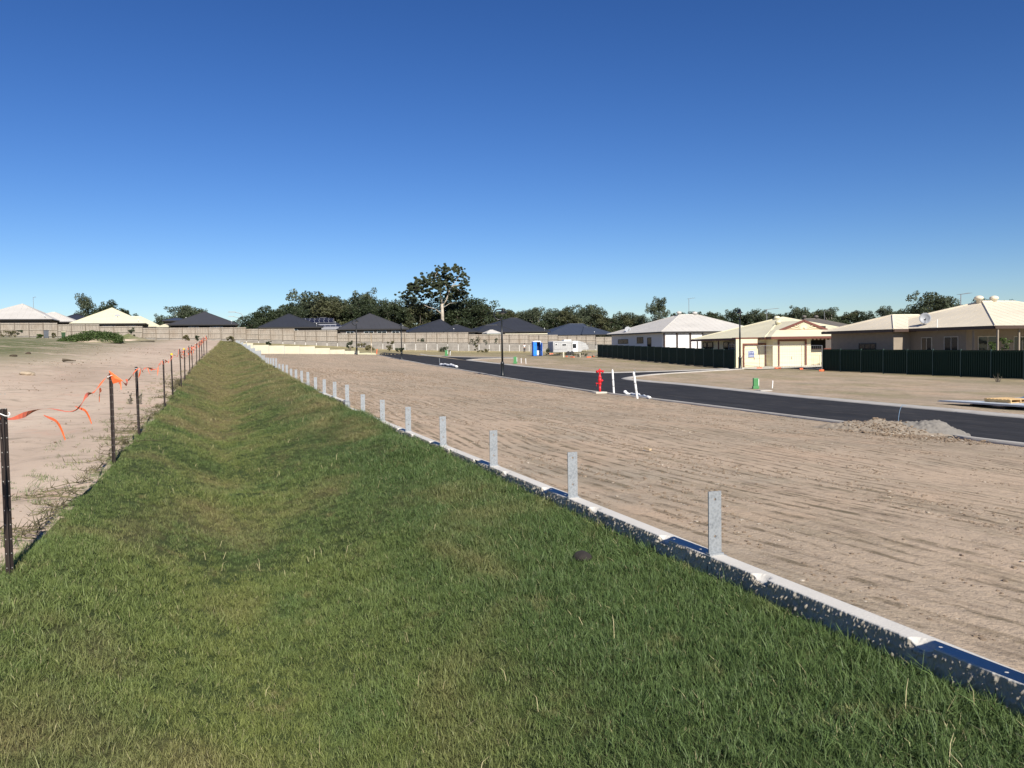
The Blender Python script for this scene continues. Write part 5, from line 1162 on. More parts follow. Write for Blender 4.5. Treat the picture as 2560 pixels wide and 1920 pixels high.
# ------------------------------------------------------------------ spoil heaps and wire hoop
HEAP = M('heap_soil', (.27, .225, .175), 1, var=.3, scale=8, bump=.8, bscale=22); GREY = M('grey_sand_heap', (.20, .185, .165), 1, var=.15, scale=8, bump=.4)
def heap(label, px, py, L, Wd, Hh, mat, seed, rz):
    s, t, z = gnd(px, py); n, m = 90, 60; r = np.random.default_rng(seed)
    A, B = np.meshgrid(np.linspace(-1, 1, n), np.linspace(-1, 1, m), indexing='ij'); rr = np.sqrt(A ** 2 + B ** 2); ang = np.arctan2(B, A)
    rad = rr * (1 + .25 * (vn(ang * 1.3 + seed, rr * 0 + seed) - .5)); hgt = np.clip(1 - rad, 0, 1) ** .95
    lump = fbm(A * 2.2 + seed, B * 2.2, 4); hgt = hgt * (0.45 + 1.05 * lump) + .10 * (fbm(A * 14 + seed, B * 9, 3) - .5) * (hgt > .02)
    Z = hgt * Hh - .03
    Z = Z + .05 * (fbm(A * 22 + seed, B * 15, 3) - .5) * (hgt > .03); gf = gridfaces(n, m); gf = gf[(hgt.ravel()[gf] > .004).any(1)]
    me = npmesh('heap', np.stack([A * L, B * Wd, Z], -1).reshape(-1, 3), gf, mat, False); o = link('soil_heap', me); o.location = W(s, t, z); o.rotation_euler = (0, 0, ROTZ + rz)
    tag(o, label, 'soil heap')
    ca, sa = math.cos(rz), math.sin(rz)
    def smp(S, T):
        dx, dy = S - s, T - t; a_ = (dx * ca + dy * sa) / L; b_ = (-dx * sa + dy * ca) / Wd
        i_ = np.clip(((a_ + 1) / 2 * (n - 1)).astype(int), 0, n - 1); j_ = np.clip(((b_ + 1) / 2 * (m - 1)).astype(int), 0, m - 1)
        return np.where((np.abs(a_) < 1) & (np.abs(b_) < 1), z + Z[i_, j_], -99)
    return smp
HP1 = heap('low rubbly brown soil heap on the near side of the road', 2200, 1078, 1.75, .9, .40, HEAP, 4, R(-52)); HP2 = heap('rounded grey sand heap right of the rubbly heap', 2308, 1084, 1.0, .75, .44, GREY, 9, R(-40))
n = 1500; g0_ = gnd(2150, 1076); g1_ = gnd(2350, 1098); q = RNG.random(n); ss = g0_[0] + (g1_[0] - g0_[0]) * q + RNG.normal(0, .38, n) ; ts = g0_[1] + (g1_[1] - g0_[1]) * q + RNG.normal(0, .6, n)
k = ss < near_s(ts) - .1; ss, ts = ss[k], ts[k]; n = len(ss)
instancer('rubble', wpos(ss, ts, np.maximum(np.maximum(H(ss, ts), HP1(ss, ts)), HP2(ss, ts)) + .01), RNG.uniform(0, 6, n), .010 + .035 * RNG.random(n) ** 3.5, RNG.choice([0, 1, 2, 3, 4], n, p=[.23, .23, .23, .23, .08]), clod_col)
s, t, z = gnd(2246, 1066); wr = MB(); p0 = W(s, t, z + .1); wr.tube([p0 + Vector((.10 * k / 8 * 1.2 * (k / 8), 0, .5 * math.sin(k / 8 * 1.35))) for k in range(9)] + [p0 + Vector((.2, 0, .47))], .007, 4)
tag(wr.build('bent_wire', M('blue_grey_wire', (.2, .3, .42), .4)), 'thin bent blue wire sticking up from the soil heap', 'wire')

# ------------------------------------------------------------------ pallet and sheets at right
SH = M('pale_blue_sheet', (.55, .60, .64), .35, var=.15, scale=2); DK = M('dark_edge', (.03, .025, .02), .9)
a0 = gnd(2343, 1010); a1 = gnd(2560, 1027)
base_d = math.atan2(a1[1] - a0[1], a1[0] - a0[0])
st = thing('sheet_stack', 'stack of pale blue building sheets lying beside the far kerb', 'building sheets', W(*a0), ROTZ + base_d)
LL = math.hypot(a1[0] - a0[0], a1[1] - a0[1]) + 2
for k in range(3):
    mb = MB(); mb.prism([(0 + k * .05, 0, .10 + k * .022), (LL, 0, .13 + k * .022), (LL, 1.25, .13 + k * .022), (.9 + k * .12, .95, .10 + k * .022)], (0, 0, 0), (0, 0, .018)); mb.build('sheet', SH, st)
for k in range(4): mb = MB(); mb.box((1.6 + k * 1.5, .55, .03), (.09, 1.0, .12)); mb.build('bearer', DK, st)
b0_ = gnd(2500, 1005.5); s2_ = thing('sheet_stack', 'second pale sheet stack behind the timber pallet', 'building sheets', W(b0_[0], b0_[1], b0_[2] + .0), ROTZ + base_d)
mb = MB(); mb.box((2, .5, .12), (4.2, 1.1, .06)); mb.build('sheet', SH, s2_); mb = MB(); mb.box((2, .5, .04), (4.0, .9, .1)); mb.build('bearer', DK, s2_)
b1_ = gnd(2540, 999); s3_ = thing('tarpaulin', 'blue tarpaulin bundle at the right edge behind the sheets', 'tarpaulin', W(*b1_), ROTZ + base_d)
mb = MB(); mb.lathe([(.9, 0), (.8, .1), (.5, .2), (.1, .24)], (1.0, .2, 0), 9); mb.build('cover', M('blue_tarp', (.06, .14, .25), .5), s3_)
p_ = gnd(2459, 1016); PT = M('pallet_timber', (.62, .42, .20), .8, var=.25, scale=4)
pl = thing('pallet', 'light timber pallet lying on the pale sheets', 'pallet', W(p_[0], p_[1], p_[2] + .17), ROTZ + base_d + R(2))
for k in range(7): mb = MB(); mb.box((.09 + k * .16, .52, .135), (.115, 1.02, .02)); mb.build('slat', PT, pl)
for k in range(3): mb = MB(); mb.box((.57, .05 + k * .47, .08), (1.15, .045, .09)); mb.build('stringer', PT, pl)
for k in range(3): mb = MB(); mb.box((.09 + k * .48, .52, .02), (.115, 1.02, .02)); mb.build('slat', PT, pl)

# ------------------------------------------------------------------ portable toilet
s, t, z = gnd(1341, 890); BLUE = M('blue_plastic', (.02, .22, .85), .45, var=.08); NAVY = M('navy_plastic', (.012, .03, .12), .5)
pt = thing('portable_toilet', 'bright blue portable toilet with its door open beside the caravan', 'portable toilet', W(s, t, z), ROTZ + R(-8)); hW = 1.12; D = 1.15; Hh = 2.28
for nm, c, sz in (('side_wall', (-hW, 0, Hh / 2), (.06, D * 2, Hh)), ('side_wall', (hW, 0, Hh / 2), (.06, D * 2, Hh)), ('back_wall', (0, D, Hh / 2), (hW * 2 - .07, .05, Hh))):
    mb = MB(); mb.box((c[0] * .53, c[1] * .5, c[2]), (sz[0] if sz[0] < .1 else sz[0] * .53, sz[1] * .5 if sz[1] > .1 else sz[1], sz[2])); mb.build(nm, BLUE, pt)
mb = MB(); mb.box((-.34, -.6, Hh / 2 - .02), (.56, .05, Hh - .1)); dr = mb.build('front_panel', BLUE, pt)
for z_ in (.25, .9, 1.0, 1.9): mb = MB(); mb.box((-.34, -.635, z_), (.46, .02, .05)); mb.build('moulding', BLUE, dr)
mb = MB(); mb.box((-.34, -.63, 1.7), (.09, .015, .16)); mb.build('symbol', NAVY, dr)
mb = MB(); mb.box((.0, .3, Hh / 2), (1.1, .02, Hh - .1)); mb.build('inner_lining', NAVY, pt)
mb = MB(); mb.box((.60, -.58, Hh / 2), (.10, .06, Hh - .02)); mb.build('door_frame', M('pale_blue_frame', (.5, .66, .85), .5), pt)
mb = MB(); mb.box((.66, -.95, Hh / 2 - .05), (.05, .72, Hh - .2)); mb.build('door', BLUE, pt)
mb = MB(); mb.lathe([(.26, .05), (.28, .4), (.26, .75), (.3, .8), (.3, .86), (.1, .9)], (.12, -.25, 0), 12); mb.build('toilet_bowl', WHITE, pt, True); mb = MB(); mb.lathe([(.13, 0), (.15, .1), (.05, .14)], (.2, -.35, .86), 10); mb.build('seat_lid', NAVY, pt, True)
mb = MB(); mb.add([(-.66, -.66, Hh), (.70, -.66, Hh), (.70, .66, Hh), (-.66, .66, Hh), (-.5, -.5, Hh + .17), (.54, -.5, Hh + .17), (.54, .5, Hh + .17), (-.5, .5, Hh + .17)], [(3, 2, 1, 0), (4, 5, 6, 7), (0, 1, 5, 4), (1, 2, 6, 5), (2, 3, 7, 6), (3, 0, 4, 7)]); bevel(mb.build('roof', WHITE, pt), .05)
mb = MB(); mb.box((0, 0, -.0), (1.35, 1.35, .14)); mb.build('base', NAVY, pt)

# ------------------------------------------------------------------ caravan
cs, ct, cz = gnd(1383, 885.5); ce = gnd(1462, 885.5)
CT = 124.0; a = at_t(1383, 880, CT); b = at_t(1472.5, 880, CT); zb_ = at_t(1400, 881, CT)[2]; zt_ = at_t(1400, 853, CT)[2]; zt2 = at_t(1450, 852, CT)[2]
cv = thing('caravan', 'white caravan with a sloping nose parked in front of the retaining wall', 'caravan', W(a[0], CT, 0), ROTZ); L = b[0] - a[0]; CW = M('caravan_white', (.42, .42, .41), .4, var=.08)
zg_ = h(a[0], CT); hh = zt_ - zb_
prof = [(0, zb_ + .02), (0, zt_ - .08), (.12, zt_), (L * .55, zt_ + .06), (L * .72, zt_ + .02), (L * .86, zt_ - .25), (L * .97, zt_ - .75), (L, zt_ - 1.3), (L * .98, zb_ + .38), (L * .83, zb_ + .36), (L * .78, zb_ + .02)]
mb = MB(); mb.prism([(x, 0, z_) for x, z_ in prof], (0, 0, 0), (0, 2.3, 0)); bevel(mb.build('body', CW, cv), .05)
mb = MB(); mb.box((L * .45, 1.1, zt_ + .14), (L * .2, .9, .2)); mb.build('roof_hatch', WHITE, cv)
def cwin(x0, x1, y0, y1):
    p = at_t(x0, y0, CT); q = at_t(x1, y1, CT); x_0, x_1 = p[0] - a[0], q[0] - a[0]; mb = MB(); mb.box(((x_0 + x_1) / 2, -.02, (p[2] + q[2]) / 2), (x_1 - x_0, .05, p[2] - q[2])); f = mb.build('window', WHITE, cv)
    g = MB(); g.box(((x_0 + x_1) / 2, -.04, (p[2] + q[2]) / 2), (x_1 - x_0 - .1, .03, p[2] - q[2] - .1)); g.build('pane', GLASS, f)
cwin(1387.5, 1393.5, 859, 863); cwin(1404.5, 1416, 859.5, 865); cwin(1430.5, 1441, 859, 871)
mb = MB(); mb.box((L * .2, -.015, zb_ + .55), (L * .38, .03, .06)); mb.build('trim_strip', M('grey_strip', (.3, .3, .3), .5), cv)
mb = MB(); mb.box((L * .62, -.015, zb_ + .95), (L * .13, .03, 1.75)); mb.build('door', WHITE, cv)
mb = MB(); mb.box((L * .86, -.02, zt_ - .75), (L * .12, .03, .8)); mb.build('nose_panel', CW, cv)
for x_ in (L * .42, L * .52):
    mb = MB(); mb.tube([(x_, -.05, zg_ + .34), (x_, .2, zg_ + .34)], .34, 14); mb.build('wheel', M('rubber', (.02, .02, .02), .8), cv)
mb = MB(); mb.tube([(L * .8, 1.1, zb_ + .1), (L * 1.14, 1.1, zb_ - .05)], .05, 5); mb.build('drawbar', GUTD, cv)
# bare timber stakes, weeds handled below

# ------------------------------------------------------------------ temporary fence panels
MESHM = M('grey_mesh_wire', (.42, .43, .44), .5, .4)
def temp_fence(p0, p1, label, hgt=2.0, wires=10, group=None, r=.016):
    o = thing('temporary_fence_panel', label, 'temporary fence', W(p0[0], p0[1], 0), ROTZ, group); d = Vector((p1[0] - p0[0], p1[1] - p0[1], 0)); z0 = h(*p0) + .12; z1 = h(*p1) + .12
    A, B = Vector((0, 0, z0)), d + Vector((0, 0, z1)); up = Vector((0, 0, hgt))
    for nm, q in (('upright', (A, A + up)), ('upright', (B, B + up)), ('top_bar', (A + up, B + up)), ('bottom_bar', (A + Vector((0, 0, .08)), B + Vector((0, 0, .08))))):
        mb = MB(); mb.tube(q, r * 1.3, 5); mb.build(nm, MESHM, o)
    mb = MB()
    for k in range(1, wires): q = A.lerp(B, k / wires); mb.tube([q, q + up], .006, 3, False)
    for k in range(1, 5): mb.tube([A + up * k / 5, B + up * k / 5], .006, 3, False)
    mb.build('wire_mesh', MESHM, o)['kind'] = 'stuff'; return o
def foot(s, t, label, rz=0):
    o = link('fence_foot', FOOT, None, W(s, t, h(s, t) + .0), ROTZ + rz); tag(o, label, 'fence foot', 'orange fence feet'); return o
mb = MB()
for sg in (-1, 1): mb.prism([(sg * .02, -.12, 0), (sg * .36, -.10, 0), (sg * .33, -.08, .11), (sg * .22, -.07, .15), (sg * .02, -.08, .13)], (0, 0, 0), (0, .2, 0))
mb.box((0, 0, .05), (.06, .14, .1)); FOOT = mb.mesh('fence_foot_mesh', ORPL)
TFX = [1822, 1858, 1899, 1945, 2004, 2055]; TFY = [913, 918.5, 922.5, 922.5, 924, 928]
tf = [g2(x, y) for x, y in zip(TFX, TFY)]
for i in range(5): temp_fence(tf[i], tf[i + 1], 'temporary wire fence panel, %s from the left in front of the cream house' % ords[i], group='temporary fence panels')
for i in range(1, 6): foot(tf[i][0], tf[i][1], 'orange fence foot, %s from the left in front of the cream house' % ords[i - 1], (i * .7) % 1)
c4 = [g2(x, y) for x, y in ((1378, 888), (1429, 893.5), (1470, 893.5), (1492, 891))]
for i in range(3): temp_fence(c4[i], c4[i + 1], 'temporary wire fence panel, %s from the left in front of the caravan' % ords[i], group='temporary fence panels')
for i, (x, y) in enumerate(((1378, 885.5), (1417, 892), (1431, 893.8), (1472, 893.8), (1483, 892))): q = g2(x, y); foot(q[0], q[1], 'orange fence foot, %s from the left below the caravan' % ords[i], i)

# ------------------------------------------------------------------ person by the retaining wall
s, t, z = gnd(1311, 879.5, 3, 200); T_P = min(t, 150); s = at_t(1311, 870, T_P)[0]; z = h(s, T_P)
def skin(name, joints, edges, mat, parent, sub=1):
    me = bpy.data.meshes.new(name); me.from_pydata([j[:3] for j in joints], edges, []); o = link(name, me, parent); me.materials.append(mat)
    md = o.modifiers.new('skin', 'SKIN'); md.use_smooth_shade = True
    for i, j in enumerate(joints): me.skin_vertices[0].data[i].radius = (j[3], j[4] if len(j) > 4 else j[3])
    me.skin_vertices[0].data[0].use_root = True
    sb = o.modifiers.new('sub', 'SUBSURF'); sb.levels = sb.render_levels = sub; return o
pr = thing('person', 'person in white top and dark trousers facing the wall with raised arms', 'person', W(s, T_P, z), ROTZ + R(10))
SKINM = M('skin_tone', (.42, .25, .18), .6); NAVC = M('dark_navy_cloth', (.02, .024, .035), .9); WC = M('white_cloth', (.7, .7, .72), .9); HAIR = M('dark_hair', (.02, .015, .012), .7)
bj = [(0, 0, .95, .13, .10), (0, 0, 1.15, .125, .09), (0, 0, 1.38, .15, .10), (0, 0, 1.50, .06, .06), (0, 0, 1.56, .055, .06), (0, -.01, 1.64, .08, .095), (0, -.01, 1.74, .06, .075),
      (.20, 0, 1.42, .055), (.36, -.04, 1.50, .045), (.22, -.10, 1.66, .035), (.16, -.12, 1.70, .035), (-.20, 0, 1.42, .055), (-.36, -.04, 1.50, .045), (-.22, -.10, 1.66, .035), (-.16, -.12, 1.70, .035),
      (.10, 0, .88, .09), (.11, -.01, .5, .06), (.12, .01, .1, .045), (.12, -.12, .04, .04), (-.10, 0, .88, .09), (-.12, -.01, .5, .06), (-.13, .01, .1, .045), (-.13, -.12, .04, .04)]
be = [(0, 1), (1, 2), (2, 3), (3, 4), (4, 5), (5, 6), (2, 7), (7, 8), (8, 9), (9, 10), (2, 11), (11, 12), (12, 13), (13, 14), (0, 15), (15, 16), (16, 17), (17, 18), (0, 19), (19, 20), (20, 21), (21, 22)]
skin('body', bj, be, SKINM, pr)
skin('shirt', [(0, 0, 1.0, .15, .115), (0, 0, 1.2, .14, .105), (0, 0, 1.40, .165, .115), (.21, 0, 1.43, .07), (.32, -.03, 1.48, .06), (-.21, 0, 1.43, .07), (-.32, -.03, 1.48, .06)], [(0, 1), (1, 2), (2, 3), (3, 4), (2, 5), (5, 6)], WC, pr)
skin('trousers', [(0, 0, .98, .15, .12), (.10, 0, .86, .105), (.11, -.01, .5, .078), (.12, .01, .12, .062), (-.10, 0, .86, .105), (-.12, -.01, .5, .078), (-.13, .01, .12, .062)], [(0, 1), (1, 2), (2, 3), (0, 4), (4, 5), (5, 6)], NAVC, pr)
skin('vest', [(0, 0, 1.02, .16, .125), (0, 0, 1.22, .155, .12)], [(0, 1)], NAVC, pr)
mb = MB(); mb.lathe([(.10, 0), (.105, .05), (.09, .11), (.04, .15)], (0, -.01, 1.66), 10); mb.build('hair', HAIR, pr, True)

# ------------------------------------------------------------------ bins, rocks, small finds
def wheelie(px, py, hgt, body, lidm, label, T=None):
    s, t, z = gnd(px, py); o = thing('wheelie_bin', label, 'wheelie bin', W(s, t, z), ROTZ + R(10), 'bins against the paling fence'); w = hgt * .27
    mb = MB(); mb.add([(-w * .8, -w * .8, .08), (w * .8, -w * .8, .08), (w * .8, w * .8, .08), (-w * .8, w * .8, .08), (-w, -w * 1.1, hgt * .9), (w, -w * 1.1, hgt * .9), (w, w * 1.1, hgt * .9), (-w, w * 1.1, hgt * .9)], [(3, 2, 1, 0), (4, 5, 6, 7), (0, 1, 5, 4), (1, 2, 6, 5), (2, 3, 7, 6), (3, 0, 4, 7)]); mb.build('body', body, o)
    mb = MB(); mb.box((0, 0, hgt * .94), (w * 2.15, w * 2.35, hgt * .09)); bevel(mb.build('lid', lidm, o), .03)
    for sg in (-1, 1): mb = MB(); mb.tube([(sg * w * .7, w * .9, .12), (sg * w * .95, w * .9, .12)], .12, 8); mb.build('wheel', M('rubber'), o)
wheelie(116, 846, 1.15, M('bin_grey', (.10, .11, .13), .5), M('bin_lid_grey', (.05, .05, .06), .5), 'grey bin standing against the paling fence'); 
mb = MB()
wheelie(159, 846.5, 1.0, M('bin_green', (.03, .07, .03), .5), M('bin_lid_cream', (.6, .55, .38), .5), 'dark green bin with a cream lid near the weeds')
def rock(px, py, r, col, label, flat=.6, seed=1, name='rock', stretch=1.5):
    s, t, z = gnd(px, py); bm = bmesh.new(); bmesh.ops.create_icosphere(bm, subdivisions=3, radius=r); q = random.Random(seed)
    for v in bm.verts:
        k = 1 + .35 * (float(vn(np.array(v.co.x / r * 1.6 + seed), np.array(v.co.y / r * 1.6 + v.co.z / r))) - .5); v.co *= k; v.co.z *= flat; v.co.x *= stretch
    me = bpy.data.meshes.new(name); bm.to_mesh(me); bm.free(); me.materials.append(M('stone_' + name + str(seed), col, .95, var=.3, scale=5, bump=.5)); o = link(name, me, None, W(s, t, z + r * flat * .5), q.uniform(0, 3)); tag(o, label, 'rock' if name == 'rock' else 'clod'); return o
rock(66, 938, .22, (.36, .29, .21), 'pale flat boulder on the sandy bank at left', .55, 2); rock(34, 891, .13, (.06, .045, .03), 'dark earth clump on the bank above the pale boulder', .5, 3, 'earth_clump'); rock(71, 885, .09, (.07, .05, .035), 'small dark earth clump left of the driveway sand', .8, 4, 'earth_clump')
rock(1456, 1400, .07, (.03, .025, .022), 'small black lump in the grass left of the drilled post', .6, 5, 'earth_clump', 1.2)
mb = MB(); s, t, z = gnd(170, 905); p0 = W(s, t, z + .1); mb.tube([p0 - Vector((.25, 0, 0)), p0, p0 + Vector((.4, 0, -.05))], [.09, .06, .02], 5); tag(mb.build('dead_branch', TWIGM), 'dark broken branch lying on the sandy bank', 'branch')
mb = MB(); s, t, z = gnd(1619, 1124); mb.box((0, 0, .012), (.05, .13, .03)); o = mb.build('timber_offcut', M('raw_timber'), None); o.location = W(s, t, z); o.rotation_euler = (.1, .1, .6); tag(o, 'small pale timber offcut lying on the graded pad', 'offcut')

# ------------------------------------------------------------------ foliage builders
def leaves(cent, rad, n, size, rng, squash=.75, shell=.55):
    """n leaf quads spread through ellipsoid clumps: cent (k,3), rad (k,)"""
    k = len(cent); w = np.asarray(rad) ** 2; pick = rng.choice(k, n, p=w / w.sum()); d = rng.normal(size=(n, 3)); d /= np.linalg.norm(d, axis=1)[:, None]
    rr = (shell + (1 - shell) * rng.random(n)) ** .8 * np.where(rng.random(n) < .2, rng.random(n), 1); p = np.asarray(cent)[pick] + d * (np.asarray(rad)[pick] * rr)[:, None] * np.array([1, 1, squash])
    a = rng.normal(size=(n, 3)); a /= np.linalg.norm(a, axis=1)[:, None]; b = np.cross(a, rng.normal(size=(n, 3))); b /= np.linalg.norm(b, axis=1)[:, None]
    sz = size * rng.uniform(.6, 1.4, n)[:, None]; a *= sz; b *= sz * .55
    vs = np.stack([p - a, p - b, p + a, p + b], 1).reshape(-1, 3); fs = np.arange(4 * n).reshape(-1, 4)
    tone = np.clip(.5 + .5 * rng.normal(size=k) * .6, 0, 1)[pick] * .6 + rng.random(n) * .4; col = np.repeat(np.stack([tone, tone, tone, np.ones(n)], -1), 4, 0)
    return vs, fs, col
def leaf_mesh(name, cent, rad, n, size, mat, seed, squash=.75):
    v, f, c = leaves(np.array(cent, float), np.array(rad, float), n, size, np.random.default_rng(seed), squash); me = npmesh(name, v, f, mat)
    ca = me.color_attributes.new('leaf', 'FLOAT_COLOR', 'POINT'); ca.data.foreach_set('color', c.astype(np.float32).ravel()); return me
def grow(seed, hgt, spread, clumps, trunk_frac=.35, lean=0., crown_low=.35, r0=None, up=.9):
    """limbs from a forking trunk; returns tube mesh builder plus clump centres"""
    r = random.Random(seed); mb = MB(); cents, rads = [], []; r0 = r0 or hgt * .018
    top = Vector((lean * hgt, 0, hgt * .72)); fork = Vector((lean * hgt * .3, 0, hgt * trunk_frac)); mb.tube([(0, 0, -.5), fork * .5 + Vector((r.uniform(-.02, .02) * hgt, 0, 0)), fork], [r0 * 1.25, r0, r0 * .85], 7)
    for i in range(clumps):
        a = 6.283 * i / clumps * 1.618 + r.uniform(-.5, .5); q = r.uniform(crown_low, .93) if i > 2 else (.93, .86, .82)[i]; rr = spread * math.sqrt(max(.06, 1 - ((q - .55 * (1 + crown_low)) / (1.02 - .45 * (1 + crown_low))) ** 2 * .8)) * r.uniform(.35, 1)
        if q > .9: rr *= .45
        p = Vector((math.cos(a) * rr + lean * hgt * q, math.sin(a) * rr, hgt * q * .94)); m = fork.lerp(p, .5) + Vector((r.uniform(-.05, .05) * hgt, r.uniform(-.05, .05) * hgt, hgt * .03 * up))
        mb.tube([fork * r.uniform(.8, 1), m, p], [r0 * .55, r0 * .3, r0 * .1], 5); cents.append(p)
        cr = hgt * r.uniform(.09, .15); rads.append(cr)
        for _ in range(3):
            o = p + Vector((r.uniform(-1, 1), r.uniform(-1, 1), r.uniform(-1.0, .8))) * cr * 1.35; mb.tube([m.lerp(p, .7), o], [r0 * .15, r0 * .05], 4); cents.append(o); rads.append(cr * r.uniform(.5, .85))
    return mb, cents, rads
VAR = []
specs = [(11, 14, 4.0, 15, .30, 0, .35, LEAF1, BARK), (12, 12, 4.6, 15, .25, .03, .28, LEAF2, DBARK), (13, 16, 3.4, 12, .4, .05, .42, LEAF1, BARK), (14, 11, 4.8, 16, .2, -.03, .22, LEAF4, DBARK), (15, 13, 3.8, 14, .3, 0, .25, LEAF2, DBARK), (16, 17, 3.0, 10, .45, -.04, .5, LEAF1, BARK), (17, 12, 5.0, 17, .22, 0, .25, LEAF1, DBARK)]
for sd_, hg, spd, ncl, tf_, ln_, cl_, lm, bk in specs:
    mb, cc, rr = grow(sd_, hg, spd, ncl, tf_, ln_, cl_); VAR.append((hg, mb.mesh('trunk_mesh', bk), leaf_mesh('crown_mesh', cc, rr, 7000, .22, lm, sd_, .85)))
# dark conical tree for the left end of the belt
mb = MB(); mb.tube([(0, 0, -.5), (0, 0, 12)], [.25, .05], 6); cc = [(random.uniform(-1, 1) * (1.4 - q * .09) * 2.2, random.uniform(-1, 1) * (1.4 - q * .09) * 2.2, 1.5 + q) for q in range(11) for _ in range(3)]; VAR.append((13, mb.mesh('trunk_mesh', DBARK), leaf_mesh('crown_mesh', cc, [1.15] * len(cc), 4200, .28, LEAF2, 99)))
TREE_N = {}
def tree(px, ytop, T, kind, label, wid=1.0, name='gum_tree', group='trees beyond the houses', zb=None):
    s, _, zt = at_t(px, ytop, T); zb = (h(s, T) if zb is None else zb); hg, tm, lm = VAR[kind]; k = (zt - zb) / hg
    o = thing(name, label, 'tree', W(s, T, zb), random.uniform(0, 6.28), group); wid *= .84 if px > 1480 else .95; o.scale = (k * wid, k * wid, k)
    link('trunk', tm, o); link('crown', lm, o); return o
